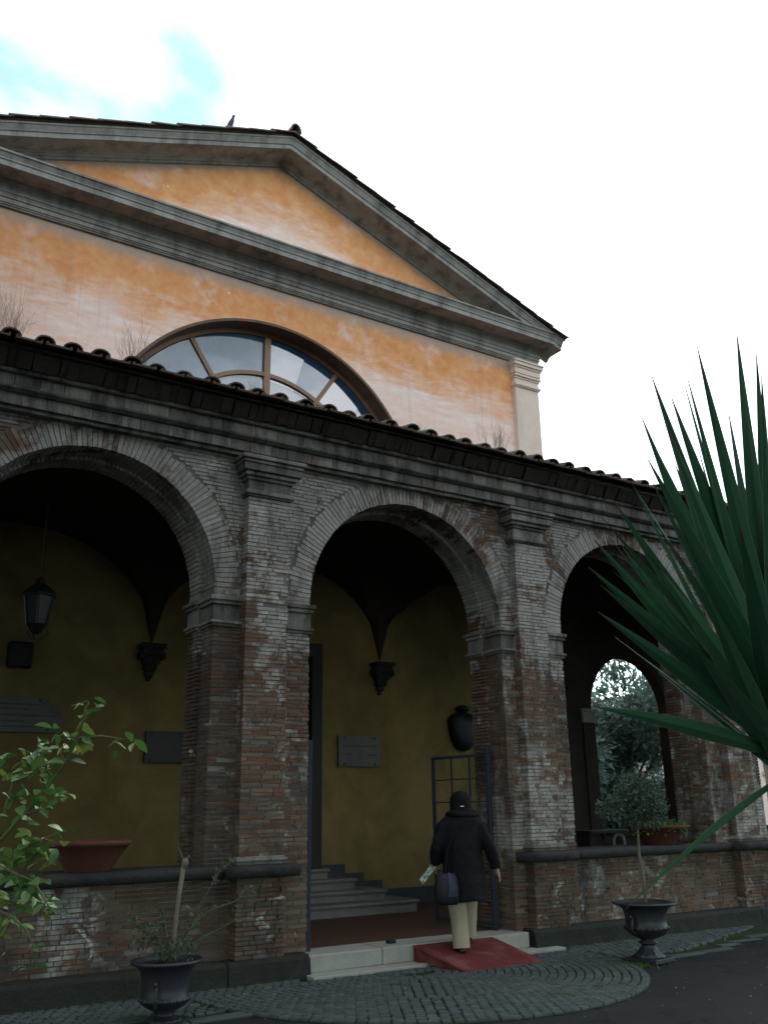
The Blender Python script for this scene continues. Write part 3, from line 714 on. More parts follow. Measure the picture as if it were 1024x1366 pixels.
# church door, skirting, steps
mb = MB(); mb.box(CX-.92, CX-.74, YC-.06, YC+.3, .785, 4.06); mb.box(CX+.74, CX+.92, YC-.06, YC+.3, .785, 4.06); mb.box(CX-.74, CX+.74, YC-.06, YC+.3, 3.86, 4.06)
mb.obj('door_frame', 'door', church, bevel=.01)
for s_ in (-1, 1):
    x_a, x_b = sorted((CX+s_*.005, CX+s_*.74)); mb = MB(); mb.box(x_a, x_b, YC+.15, YC+.22, .785, 3.86)
    for z0, z1 in ((.95, 2.1), (2.25, 3.7)): mb.box(x_a+.12, x_b-.12, YC+.12, YC+.16, z0, z1)
    mb.obj('door_leaf', 'door', church, bevel=.01)
FL = .215
STEPS = ((8.03, 2.60, .375), (7.70, 2.92, .51), (7.38, 3.22, .65), (7.06, 3.45, .785))
zprev = FL
for k, (xe, yf, zt) in enumerate(STEPS):
    hw = xe-CX; mb = MB()
    mb.box(CX-hw+.03, CX+hw-.03, yf+.03, YC-.003-.0006*k, zprev-.02 if k else .1, zt-.045); st_ = mb.obj('step', 'step', church)
    MB().box(CX-hw, CX+hw, yf, YC-.004-.0006*k, zt-.045+.0005, zt).obj('step_nosing', 'step', st_, bevel=.012)
    zprev = zt-.045
for s_ in (-1, 1):
    mb = MB(); prev = HWD-.1
    for (x_e, zt) in ((2.68, .45), (1.98, .58), (1.65, .70), (1.33, .83)):
        pass
    segs = [(5.7, 1.98, FL, .45), (1.98, 1.65, FL, .58), (1.65, 1.33, FL, .70), (1.33, .92, FL, .83)]
    for (o_, i_, z0, z1) in segs:
        x_a, x_b = sorted((CX+s_*o_, CX+s_*i_)); mb.box(x_a+.0004, x_b-.0004, YC-.022, YC+.01, z0, z1)
    mb.obj('skirting', 'skirt', church)

# portico floor and threshold
mb = MB(); mb.box(X0, X1, .30, 3.72, .02, FL); tag(mb.obj('portico_floor', 'floor'), kind='structure')
thr = thing('threshold', 'pale travertine doorstep in front of the open archway', 'doorstep', (6.2, -.15, 0))
for x0_, x1_ in ((4.79, 5.66), (5.667, 6.62), (6.626, 7.66)):
    mb = MB(); mb.box(x0_-6.2, x1_-6.2, .0+rnd(0, .006), .50, .045, .212+rnd(-.002, .002), .003); mb.obj('stone_block', 'travertine', thr, bevel=.012)
for x0_, x1_ in ((4.73, 6.05), (6.056, 7.05), (7.056, 8.02)):
    mb = MB(); mb.box(x0_-6.2, x1_-6.2, -.22+rnd(-.006, .006), .04, -.02, .048+rnd(-.002, .002), .003); mb.obj('kerb_slab', 'travertine', thr, bevel=.008)
mb = MB(); mb.box(-.05, .05, -.035, .035, 0, .035); d = mb.obj('door_stop', 'iron_dark', None, bevel=.012); d.location = (5.90, .06, .213)
tag(d, 'small dark metal floor stop on the pale doorstep', 'door stop')

# red ramp
ramp = thing('ramp', 'red painted wooden wedge ramp leading up to the doorstep', 'ramp', (6.6, -.55, 0))
mb = MB(); zt = .018
def rv(x_, y_, z_): return (x_-6.6, y_+.55, z_)
bl, br_, fl, fr = (6.03, -.165), (7.11, -.165), (6.15, -.94), (7.23, -.88)
top = [rv(*bl, .208), rv(*br_, .208), rv(*fr, .03), rv(*fl, .03)]
mb.add(top+[(x_, y_, z_-zt) for x_, y_, z_ in top], [(0, 1, 2, 3), (7, 6, 5, 4), (0, 4, 5, 1), (1, 5, 6, 2), (2, 6, 7, 3), (3, 7, 4, 0)]); mb.obj('board', 'red', ramp, bevel=.004)
for a_, b_ in ((bl, fl), (br_, fr)):
    s_ = .012 if a_ is bl else -.012; mb = MB()
    q = [rv(a_[0]+s_, a_[1], .188), rv(a_[0]+s_, a_[1]-.0, .052), rv(b_[0]+s_, b_[1]+.02, .004), rv(b_[0]+s_, b_[1]+.02, .014)]
    mb.add(q+[(x_+(.02 if s_ > 0 else -.02), y_, z_) for x_, y_, z_ in q], [(0, 1, 2, 3), (7, 6, 5, 4), (0, 4, 5, 1), (1, 5, 6, 2), (2, 6, 7, 3), (3, 7, 4, 0)]); mb.obj('side_panel', 'red', ramp)

# ------------------------------------------------------------------ cobbled pavement
pav = thing('cobbled_pavement', None, None, (0, 0, 0)); tag(pav, kind='structure')
FC, FR = (5.75, -.55), 2.33
mb = MB(); n = 60
fan = [(FC[0]+FR*math.cos(t), FC[1]+FR*math.sin(t), .004) for t in [math.pi+math.pi*k/n for k in range(n+1)]]
mb.add(fan+[(FC[0]+FR, -.2, .004), (FC[0]-FR, -.2, .004)], [tuple(range(len(fan)+2))])
mb.obj('fan_bed', 'joint', pav)
mb = MB(); mb.add([(-2, -1.28, .003), (FC[0]-FR-.0, -1.28, .003), (FC[0]-FR, -.2, .003), (-2, -.2, .003)], [(0, 1, 2, 3)]); mb.add([(FC[0]+FR, -1.3, .003), (10.9, -1.1, .003), (12.5, -.2, .003), (FC[0]+FR, -.2, .003)], [(0, 1, 2, 3)])
mb.obj('strip_bed', 'joint', pav)
CO = []    # (centre x, y, angle, length, width)
random.seed(31)
rr = FR-.055; ring_i = 0
while rr > .25:
    n = int(math.pi*rr*1.0/.094); t0 = rnd(0, .05)
    for k in range(n):
        t = math.pi+math.pi*(k+.5)/n+rnd(-.004, .004); x_, y_ = FC[0]+rr*math.cos(t), FC[1]+rr*math.sin(t)
        if y_ < -.42 or (y_ < -.25 and (x_ < 4.7 or x_ > 8.05)): CO.append((x_, y_, t+math.pi/2, .088+rnd(-.012, .006), .080+rnd(-.01, .006)))
    rr -= .087; ring_i += 1
def strip(x0_, x1_, yfun):
    row = 0; y_ = -.27
    while y_ > -1.24:
        x_ = x0_+(row % 2)*.05
        while x_ < x1_:
            if y_ > yfun(x_) and ((x_-FC[0])**2+(y_-FC[1])**2 > (FR+.05)**2 or y_ > FC[1]+.02) and not (4.6 < x_ < 8.1 and y_ > -.42): CO.append((x_+rnd(-.006, .006), y_+rnd(-.006, .006), .35*math.sin(x_*1.1)*.2, .088+rnd(-.014, .006), .078+rnd(-.01, .006)))
            x_ += .095
        y_ -= .086; row += 1
strip(-1.5, 11.5, lambda x_: -1.2 if x_ < 9 else -1.2+(x_-9)*.36)
def unit_cob(k):
    random.seed(300+k); mb = MB()
    b_ = [(-.5, -.5), (.5, -.5), (.5, .5), (-.5, .5)]; b_ = [(x_+rnd(-.06, .06), y_+rnd(-.06, .06)) for x_, y_ in b_]
    mb.loft([[(x_, y_, -.01) for x_, y_ in b_], [(x_*.98, y_*.98, .014) for x_, y_ in b_], [(x_*.80, y_*.80, .024+rnd(-.002, .003)) for x_, y_ in b_]])
    me = bpy.data.meshes.new('cobble'); me.from_pydata(mb.v, [], mb.f); bm = bmesh.new(); bm.from_mesh(me); bmesh.ops.recalc_face_normals(bm, faces=bm.faces); bm.to_mesh(me); bm.free(); me.materials.append(M['cobble']); return me
UC = [unit_cob(k) for k in range(8)]
random.seed(8)
def cob_seen(c):
    d = Vector((c[0], c[1], 0))-camp; z = d.dot(fwd); px = d.dot(rgt)/z*1238+512; py = 683-d.dot(upv)/z*1238
    return 1/z**3 if 0 < px < 1024 and py < 1366 else 0
order = sorted(range(len(CO)), key=lambda i: -cob_seen(CO[i])); near = set(order[:300]); mass = MB()
for i, (x_, y_, a_, l_, w_) in enumerate(CO):
    me = UC[i % 8]
    if i in near:
        o = link('cobble', me, None, pav); o.location = (x_, y_, rnd(0, .006)); o.rotation_euler = (rnd(-.03, .03), rnd(-.03, .03), a_); o.scale = (l_, w_, 1)
    else:
        mt = Matrix.Translation((x_, y_, rnd(0, .006))) @ Matrix.Rotation(a_, 4, 'Z') @ Matrix.Diagonal((l_, w_, 1, 1))
        mass.add([mt @ v.co for v in me.vertices], [tuple(p.vertices) for p in me.polygons])
tag(mass.obj('far_cobbles', 'cobble', pav), kind='stuff')
# flat kerb stones along the outer edge of the strips
x_ = .2
while x_ < 4.2:
    l_ = rnd(.35, .6); MB().box(x_, x_+l_-.012, -1.42+rnd(-.01, .01), -1.27, -.02, .018, .004).obj('edge_stone', 'cobble', pav, bevel=.006); x_ += l_
x_ = 7.98
while x_ < 10.6:
    l_ = rnd(.35, .6); y_ = -1.33 if x_ < 9 else -1.33+(x_-9)*.33; MB().box(x_, x_+l_-.012, y_-.12, y_, -.02, .016, .004).obj('edge_stone', 'cobble', pav, bevel=.006); x_ += l_

# grass along the wall foot and in the joints
random.seed(77); mb = MB()
def blade(x_, y_, h, z_=0.):
    a_ = rnd(0, 6.28); wd = rnd(.003, .006); lx, ly = rnd(-.6, .6)*h, rnd(-.6, .6)*h
    c_, s_ = math.cos(a_)*wd, math.sin(a_)*wd
    mb.add([(x_-c_, y_-s_, z_), (x_+c_, y_+s_, z_), (x_+lx, y_+ly, z_+h)], [(0, 1, 2)])
for k in range(3800):
    x_ = rnd(.3, 11)
    if 4.6 < x_ < 8.05: continue
    dens = noise.noise((x_*1.3, 0, 0)); 
    if dens < rnd(-.5, .4): continue
    blade(x_, -.235-abs(random.gauss(0, .05)), rnd(.015, .06))
for k in range(16000):
    x_, y_ = rnd(.4, 10.4), rnd(-1.3, -.3)
    if 4.7 < x_ < 7.3 and y_ > -.9: continue
    if noise.noise((x_*1.1, y_*2.2, 3)) < .16+rnd(-.08, .2): continue
    blade(x_, y_, rnd(.008, .028), .006)
for k in range(900): 
    a_ = rnd(0, 6.28); q = random.gauss(0, .22); blade(7.75+q*1.2, -1.55+random.gauss(0, .09), rnd(.01, .045), .004)
tag(mb.obj('grass', 'grass'), 'short grass and moss along the wall foot and between cobbles', 'grass', kind='stuff')

# ------------------------------------------------------------------ garden side of the portico beyond the church corner
gw = thing('garden_wall', 'dark rear wall of the portico with an open arch onto the garden', 'wall', (14, 3.6, 0))
GA = (12.68, 14.74); GZ = 4.34
mb = MB(); n_ = []
arch_core(mb, 11.86-14, 15.4-14, GA[0]-14, GA[1]-14, 3.30, GZ, 0, .22, 5.9)
mb.box(11.86-14, GA[0]-14, .0, .22, 0, 3.30); mb.box(GA[1]-14, 15.4-14, .0, .22, 0, 3.30)
arch_core(mb, 15.4-14, 19.6-14, 16.6-14, 18.5-14, 3.30, GZ, 0, .22, 5.9)
mb.box(15.4-14, 16.6-14, .0, .22, 0, 3.30); mb.box(18.5-14, 19.6-14, .0, .22, 0, 3.30); mb.box(GA[0]-14, GA[1]-14, .02, .20, 0, 1.06); mb.box(16.6-14, 18.5-14, .02, .20, 0, 1.06)
mb.obj('masonry', 'vault', gw)
mb = MB()
for a_, b_ in (GA, (16.6, 18.5)):
    mb.box(a_-14-.02, b_-14+.02, -.06, .24, 1.06, 1.17)
mb.obj('sill', 'sill', gw, bevel=.02)
for X_, s_ in ((GA[0], -1), (GA[1], 1)):
    mb = MB(); x_a, x_b = sorted((X_-14-s_*.03, X_-14+s_*.26))
    for p_, z0, z1 in ((.05, 3.24, 3.30), (.02, 3.10, 3.24), (.04, 3.05, 3.10)): mb.box(x_a-p_, x_b+p_, -.03-p_, .23, z0, z1)
    mb.obj('impost', 'capital', gw, bevel=.008)
    mb = MB(); mb.box(x_a, x_b, -.03, .225, 1.171, 3.05); mb.obj('jamb', 'vault', gw)

# dark stone console below the garden arch
cs = thing('stone_console', 'dark stone console with a ring-shaped leg inside the portico below the garden arch', 'console', (12.2, 3.05, FL))
MB().box(-.55, .42, -.22, .22, .93, .985).obj('slab', 'sill', cs, bevel=.012)
mb = MB(); rings = []
for k in range(21):
    t = 2*math.pi*k/20; rings.append([(.24+(.13+a_)*math.cos(t), b_, .78+(.13+a_)*math.sin(t)) for a_, b_ in ((-.028, -.1), (.03, -.1), (.03, .1), (-.028, .1))])
mb.loft(rings); mb.box(.19, .29, -.1, .1, .02, .64); mb.box(.08, .40, -.16, .16, 0, .05); mb.obj('ring_leg', 'step', cs)
mb = MB(); mb.box(-.50, -.38, -.15, .15, 0, .93); mb.obj('leg', 'sill', cs, bevel=.01)

# ------------------------------------------------------------------ foliage helper
def leaf_quad(mb, p, d, up_, l, wd, fold=.25):
    d = d.normalized(); s_ = d.cross(up_)
    if s_.length < 1e-4: s_ = d.orthogonal()
    s_.normalize(); u_ = s_.cross(d)
    a_ = p; b1 = p+d*l*.45+s_*wd*.5+u_*wd*fold; b2 = p+d*l*.45-s_*wd*.5+u_*wd*fold; c_ = p+d*l-u_*l*.12; mid = p+d*l*.5
    mb.add([a_, b1, c_, b2, mid], [(0, 1, 4), (1, 2, 4), (2, 3, 4), (3, 0, 4)])
def rv3():
    while True:
        v = Vector((rnd(-1, 1), rnd(-1, 1), rnd(-1, 1)))
        if .05 < v.length < 1: return v
def crown(mb, clumps, n, l, wd, spread=1.):
    """leaves on the shells of a set of uneven clumps (centre, radius)"""
    tot = sum(r_**2 for c_, r_ in clumps)
    for c_, r_ in clumps:
        for k in range(int(n*r_**2/tot)):
            v = rv3(); q = v.normalized()*(v.length**.45)
            p = Vector(c_)+Vector((q.x, q.y, q.z*.85))*r_*rnd(.75, 1.1)
            leaf_quad(mb, p, (q+rv3()*.9+Vector((0, 0, -.15))), rv3(), l*rnd(.6, 1.25), wd*rnd(.7, 1.2))
def branchy(mb, base, tip, r0, r1, wob=.1, n=6, sides=7):
    b_, t_ = Vector(base), Vector(tip); L_ = (t_-b_).length
    pts = [b_.lerp(t_, k/n)+(rv3()*wob*L_*.3 if 0 < k < n else Vector()) for k in range(n+1)]
    mb.tube(pts, [r0+(r1-r0)*k/n for k in range(n+1)], sides); return pts
def tree(name, label, cat, loc, trunk_h, tr, clumps, n, l, wd, leafm, group=None):
    t = thing(name, label, cat, loc, 0, group); mb = MB()
    top = Vector((0, 0, trunk_h)); branchy(mb, (0, 0, -.02), top, tr, tr*.7, .12)
    for c_, r_ in [q for q in clumps if q[0][2] < 3.6 or trunk_h > 2]: branchy(mb, top-Vector((0, 0, trunk_h*rnd(0, .3))), Vector(c_)*.96, tr*.4, tr*.06, .15, 5, 6)
    mb.obj('trunk', 'bark', t, smooth=True); mb = MB(); crown(mb, clumps, n, l, wd); mb.obj('crown', leafm, t); return t
# evergreen in the garden, seen through the small arch
random.seed(41)
cl = [((rnd(-1.9, 1.9), rnd(-1.2, 1.2), rnd(.6, 4.6)), rnd(.7, 1.15)) for k in range(22)]
cl = [((c[0]*1.25, c[1], c[2]), r_*(1-.10*max(0, c[2]-3))) for c, r_ in cl]
cl += [((-1.3, 0, 5.2), .6), ((-.9, .2, 5.8), .5), ((-1.5, .1, 6.2), .4), ((-.2, 0, 5.3), .6), ((.5, 0, 4.9), .6), ((-1.6, .5, 4.4), .6), ((-1.7, -.3, 1), .9), ((1.8, 0, 1.2), .9)]
tree('garden_tree', 'silvery green evergreen bush filling the small garden arch', 'tree', (15.0, 5.7, 0), 1.2, .14, cl, 40000, .19, .075, 'garden_leaf')
# pale buildings beyond
def far_house(name, label, loc, wd, dp, h, mat, wins):
    t = thing(name, label, 'building', loc); MB().box(0, wd, 0, dp, 0, h).obj('wall', mat, t)
    MB().box(-.25, wd+.25, -.25, dp+.25, h, h+.18).obj('roof', 'tile', t)
    for x_, z_ in wins:
        o = MB().box(x_, x_+.9, -.06, .02, z_, z_+1.5).obj('window', 'shutter', t); MB().box(x_-.1, x_+1., -.1, .01, z_-.12, z_-.001).obj('sill', mat, o)
    return t
far_house('garden_house', 'pale pink house wall seen through the garden arch behind the evergreen', (22.5, 11, 0), 9, 8, 4.7, 'far_wall', [(2.6, 2.6), (5.2, 2.6)])
far_house('distant_house', 'pale ochre building glimpsed between the yucca leaves above the portico roof', (36.2, 10.2, 0), 12, 2.5, 15.9, 'far_ochre', [(2, 12), (5, 12)])
mb = MB(); mb.tube([(0, 0, 0), (0, 0, 5.6)], [.05, .035], 8); mb.box(-.06, .06, -.12, .12, 5.5, 5.66); o = mb.obj('lamp_post', 'iron'); o.location = (18.6, 7.6, 0)
tag(o, 'thin grey post standing behind the evergreen in the garden arch', 'post')

# ------------------------------------------------------------------ unseen oaks added behind and beside the viewpoint to shade wall and ground
random.seed(55)
SHADE_OAKS = [(-13, -3, 12.5), (-15, -11, 13.5), (-9, -18.5, 14.5), (-2.5, -12.6, 14), (6.5, -20.5, 15), (14, -18.5, 14.5), (20, -12.5, 13)]
for k, (x_, y_, h_) in enumerate(SHADE_OAKS):
    cl = []
    for q in range(13): a_ = rnd(0, 6.28); r_ = rnd(.5, 3.4); cl.append(((r_*math.cos(a_), r_*math.sin(a_), rnd(h_*.3, h_*.84)), rnd(1.5, 2.3)))
    cl.append(((0, 0, h_*.88), 1.7)); cl += [((0, 0, h_*.4), 2.6), ((1.4, 0, h_*.62), 2.6), ((-1.6, .4, h_*.65), 2.6)]
    if k == 3:
        cl = [((rnd(-6.5, 7.5), rnd(-2.5, 5.0), rnd(9.6, 12.2)), rnd(1.6, 2.1)) for q in range(40)]  # overhead canopy shaped to darken the ground and lower arcade from out of view
    words = ['beside the left end of the portico', 'at the left corner of the courtyard', 'third along the courtyard from the left', 'spreading its canopy over the middle of the courtyard', 'behind the viewpoint towards the right', 'at the right rear of the courtyard', 'on the right side of the courtyard']
    tree('shade_oak', 'unseen dense holm oak added to block sky light, '+words[k], 'tree', (x_, y_, 0), h_*.35, .28, cl, 5200 if k != 3 else 12000, .62, .42, 'oak_leaf', 'unseen holm oaks added for shade')

# ------------------------------------------------------------------ things on the portico's back wall
def plaque(name, label, x0_, x1_, z0, z1, mat, cut=False, lines=(), studs=True):
    t = thing(name, label, 'plaque', ((x0_+x1_)/2, YC, z0)); hw = (x1_-x0_)/2; h_ = z1-z0
    mb = MB(); pr = [(-hw, 0), (hw, 0), (hw, h_*.62), (hw-.22, h_), (-hw, h_)] if cut else [(-hw, 0), (hw, 0), (hw, h_), (-hw, h_)]
    k_ = len(pr); mb.add([(x_, y_, z_) for y_ in (-.055, -.002) for x_, z_ in pr], [tuple(range(k_)), tuple(range(2*k_-1, k_-1, -1))]+[(i, k_+i, k_+(i+1) % k_, (i+1) % k_) for i in range(k_)])
    mb.obj('slab', mat, t, bevel=.006)
    if lines:
        mb = MB()
        for zz, x_s, x_e in lines:
            x_ = -hw+x_s*2*hw
            while x_ < -hw+x_e*2*hw:
                l_ = rnd(.008, .03); mb.box(x_, x_+l_, -.0565, -.0552, zz*h_-rnd(.006, .011), zz*h_+rnd(.006, .011)); x_ += l_+rnd(.004, .014)
        tag(mb.obj('worn_inscription', 'plaque_dark', t), kind='stuff')
    if studs:
        for sx in (-.72, .72):
            for zz in (.035, h_-.035):
                if cut and sx > 0 and zz > .1: sx = .5
                o = MB().lathe([(.001, -.012), (.016, -.008), (.018, 0), (.016, .006)], 8).obj('stud', 'iron_dark', t); o.rotation_euler = (R(90), 0, 0); o.location = (sx*hw, -.058, zz)
    return t
plaque('wall_plaque', 'pale marble wall plaque with a clipped top corner behind the lemon branch', 1.95, 3.10, 2.59, 3.03, 'plaque', True, ((.80, .3, .74), (.66, .25, .62), (.48, .3, .93), (.31, .25, .6), (.16, .2, .72)))
plaque('wall_plaque', 'small dark square wall plaque beside the left brick pier', 4.24, 4.80, 2.24, 2.66, 'plaque_dark')
plaque('wall_plaque', 'grey marble wall plaque with four studs seen through the entrance arch', 7.25, 8.0, 2.22, 2.68, 'plaque', False, ((.66, .1, .9), (.40, .15, .35), (.38, .68, .92)))
# dark carved crest
t = thing('wall_crest', 'dark rounded carved crest on the yellow wall above the open gate', 'carving', (9.64, YC, 2.48))
pts = [(0, 0), (.13, .05), (.22, .18), (.27, .36), (.28, .52), (.20, .60), (.09, .63), (0, .60), (-.09, .63), (-.20, .60), (-.28, .52), (-.27, .36), (-.22, .18), (-.13, .05)]
rings = [[(x_*s_, y_, .3+(z_-.3)*s_) for x_, z_ in pts] for s_, y_ in ((1, -.002), (1, -.09), (.86, -.14), (.5, -.17))]; MB().loft(rings).obj('shield', 'iron_dark', t, smooth=True)
MB().lathe([(.04, .62), (.11, .66), (.13, .71), (.07, .74), (.02, .76)], 14, (0, -.07)).obj('crown_ornament', 'iron_dark', t, smooth=True)
# meter box
t = thing('wall_box', 'small dark box fixed on the back wall below the hanging lantern', 'box', (2.50, YC, 3.40))
MB().box(-.155, .155, -.14, -.002, 0, .33).obj('case', 'iron_dark', t, bevel=.03); MB().box(-.11, .11, -.152, -.139, .05, .28).obj('lid', 'iron_dark', t, bevel=.01)
# hanging lantern
t = thing('hanging_lantern', 'dark iron and glass lantern hanging under the portico vault', 'lantern', (2.26, 1.6, 3.52))
def hexring(r_, z_, n=6): return [(r_*math.cos(2*math.pi*k/n+.3), r_*math.sin(2*math.pi*k/n+.3), z_) for k in range(n)]
MB().loft([hexring(.025, -.02), hexring(.06, .0), hexring(.10, .06), hexring(.12, .09)]).obj('base', 'iron_dark', t)
MB().loft([hexring(.108, .092), hexring(.165, .40)]).obj('glass_body', 'lamp_glass', t)
for k in range(6):
    a_ = 2*math.pi*k/6+.3; MB().tube([(.12*math.cos(a_), .12*math.sin(a_), .085), (.178*math.cos(a_), .178*math.sin(a_), .41)], .011, 6).obj('frame_bar', 'iron_dark', t)
MB().loft([hexring(.20, .40), hexring(.205, .425), hexring(.13, .50), hexring(.06, .55), hexring(.05, .60), hexring(.015, .63)]).obj('roof', 'iron_dark', t)
MB().tube([(0, 0, .62), (0, 0, 1.75)], .009, 6).obj('chain', 'iron_dark', t)
for k in range(3): a_ = 2.1*k; MB().tube([(.10*math.cos(a_), .10*math.sin(a_), .06), (.14*math.cos(a_), .14*math.sin(a_), .0), (.06*math.cos(a_), .06*math.sin(a_), -.06), (0, 0, -.08)], .008, 6).obj('scroll', 'iron_dark', t)

# ------------------------------------------------------------------ iron gate leaves
def gate_leaf(label, hinge, ang, post_x):
    t = thing('gate_leaf', label, 'gate', (hinge[0], hinge[1], FL), ang, 'gate leaves of the entrance')
    MB().box(-.028, .028, -.028, .028, -.02, 2.05).obj('post', 'iron', t, bevel=.006)
    MB().box(-.034, .034, -.034, .034, 1.88, 2.10).obj('post_cap', 'iron', t, bevel=.006)
    W_ = 1.0
    for z_ in (.06, 2.00): MB().box(.03, W_, -.014, .014, z_-.018, z_+.018).obj('rail', 'iron', t)
    MB().box(W_, W_+.035, -.018, .018, .03, 2.02).obj('stile', 'iron', t)
    for k in range(1, 3): MB().box(W_*k/3-.008, W_*k/3+.008, -.008, .008, .078, 1.982).obj('upright', 'iron', t)
    for k in range(1, 7): z_ = .06+1.94*k/7; MB().box(.03, W_-.001, -.0065, .0065, z_-.007, z_+.007).obj('crossbar', 'iron', t)
    for k in range(1, 3):
        for q in range(1, 7): MB().lathe([(.004, -.018), (.018, -.006), (.018, .006), (.004, .018)], 8, (W_*k/3, 0)).obj('boss', 'iron', t).location = (0, 0, .06+1.94*q/7)
    return t
gate_leaf('open iron grille gate leaf beside the walking person', (bO-.11, .255), R(96), 0)
gate_leaf('open iron gate leaf seen edge-on against the left pier', (aO+.075, .12), R(64), 0)

# ------------------------------------------------------------------ urns with standard trees
def urn(label, loc, top, n_r=.335, sc_=1., low=False):
    t = thing('cast_iron_urn', label, 'urn', loc, rnd(0, 1), 'cast iron urns by the portico')
    q = top/.60; t.scale = (sc_, sc_, 1)
    zm = (lambda z_: z_*q) if not low else (lambda z_: (z_*.09/.235 if z_ < .235 else .09+(z_-.235)*.085/.11 if z_ < .345 else .175+(z_-.345)*(top-.175)/.255))
    mb = MB(); mb.box(-.19, .19, -.19, .19, 0, zm(.045)); mb.obj('base_plate', 'urn', t, bevel=.006)
    prof = [(.165, .045), (.165, .06), (.13, .085), (.085, .13), (.07, .165), (.075, .175), (.10, .185), (.10, .20), (.075, .21), (.07, .225), (.10, .235), (.16, .26), (.205, .295), (.225, .325), (.235, .345), (.225, .355), (.215, .37), (.215, .42), (.222, .48), (.24, .53), (.265, .555), (.30, .57), (.325, .578), (n_r, .588), (.33, .60), (.31, .602), (.285, .585), (.25, .565)]
    MB().lathe([(r_, zm(z_)) for r_, z_ in prof], 48, flute=.05, fz=(zm(.06), zm(.15))).obj('bowl', 'urn', t, smooth=True)
    MB().lathe([(.27, zm(.555)), (.27, zm(.572)), (.1, zm(.585)), (.01, zm(.588))], 24).obj('soil', 'soil', t, smooth=True)
    for k in range(22):
        a_ = 2*math.pi*k/22; o = MB().lathe([(.004, -.02), (.018, -.01), (.022, .004), (.01, .016)], 7).obj('egg_ornament', 'urn', t); o.location = (.223*math.cos(a_), .223*math.sin(a_), zm(.34))
    for s_ in (-1, 1):
        pts = [(s_*.20, .30), (s_*.275, .31), (s_*.29, .36), (s_*.27, .42), (s_*.255, .455), (s_*.285, .475), (s_*.30, .455)]
        MB().tube([(x_, 0, zm(z_)) for x_, z_ in pts], .016, 7).obj('handle', 'urn', t, smooth=True)
    return t
random.seed(12)
u1 = urn('dark cast iron urn standing on the grassy cobbles by the left parapet', (2.91, -1.27, .012), .455, .335, .86, True); u1.rotation_euler[2] = .9
u2 = urn('dark cast iron urn on a square foot at the edge of the fan of cobbles', (8.14, -1.50, .012), .585, .345); u2.rotation_euler[2] = .2
# grafted tree with bare trunk and low shoots, in the first urn
t = thing('cut_back_tree', 'bare grey stem with twiggy stump top and low leafy shoots, growing in the left urn', 'small tree', (2.94, -1.27, .44))
random.seed(63)
mb = MB(); mb.tube([(0.0, 0, -.05), (.02, 0, .2), (.045, .01, .45), (.075, .0, .73)], [.021, .019, .018, .02], 9)
mb.tube([(.075, 0, .70), (.085, -.005, .75), (.08, 0, .78)], [.02, .03, .022], 8); mb.obj('trunk', 'bark', t, smooth=True)
mb = MB(); mb.tube([(.075, 0, .76), (.04, 0, .82), (.02, .01, .88), (.01, 0, .96)], [.01, .007, .005, .003], 6); mb.tube([(.08, 0, .76), (.12, 0, .80), (.14, 0, .78)], [.01, .007, .003], 6)
mb.tube([(.02, .01, .88), (-.03, 0, .93), (-.06, 0, .99)], [.004, .003, .002], 5); mb.tube([(.01, 0, .96), (.03, .01, 1.02)], [.003, .002], 5); mb.obj('stump_twigs', 'twig', t)
shoots = [[(0, 0, .02), (-.06, -.02, .10), (-.16, -.03, .19), (-.30, -.05, .30), (-.36, -.05, .36)], [(0, 0, .03), (.10, .0, .16), (.20, 0, .30), (.28, .02, .47), (.40, .02, .66), (.50, 0, .74)], [(.02, 0, .02), (.14, -.02, .12), (.30, -.02, .18), (.52, 0, .26), (.66, .02, .34)],
          [(.14, 0, .22), (.3, .0, .36), (.55, .02, .42), (.74, .02, .52)], [(0, 0, 0), (-.03, -.06, .12), (-.08, -.07, .26), (-.10, -.06, .36)], [(0, 0, .02), (.08, -.05, .06), (.16, -.08, .10)], [(0, 0, .02), (-.08, -.05, .05), (-.16, -.08, .08)]]
mb = MB(); lf = MB()
for s_ in shoots:
    mb.tube(s_, [.006-.004*k/len(s_) for k in range(len(s_))], 5)
    for k in range(len(s_)-1):
        a_, b_ = Vector(s_[k]), Vector(s_[k+1])
        for q in range(int(22 if k else 8)):
            p = a_.lerp(b_, random.random()); leaf_quad(lf, p+rv3()*.02, rv3()+(b_-a_).normalized()*.6, Vector((0, 0, 1))+rv3()*.5, rnd(.035, .065), rnd(.012, .02))
for k in range(160): leaf_quad(lf, Vector((rnd(-.13, .15), rnd(-.15, .12), rnd(.0, .16))), rv3()+Vector((0, 0, .3)), rv3(), rnd(.035, .06), rnd(.012, .02))
for k in range(130): leaf_quad(lf, Vector((-.22+random.gauss(0, .07), -.04+random.gauss(0, .06), .24+random.gauss(0, .06))), rv3(), rv3(), rnd(.035, .06), rnd(.012, .02))
mb.obj('shoots', 'stem', t); lf.obj('leaves', 'olive_leaf', t)
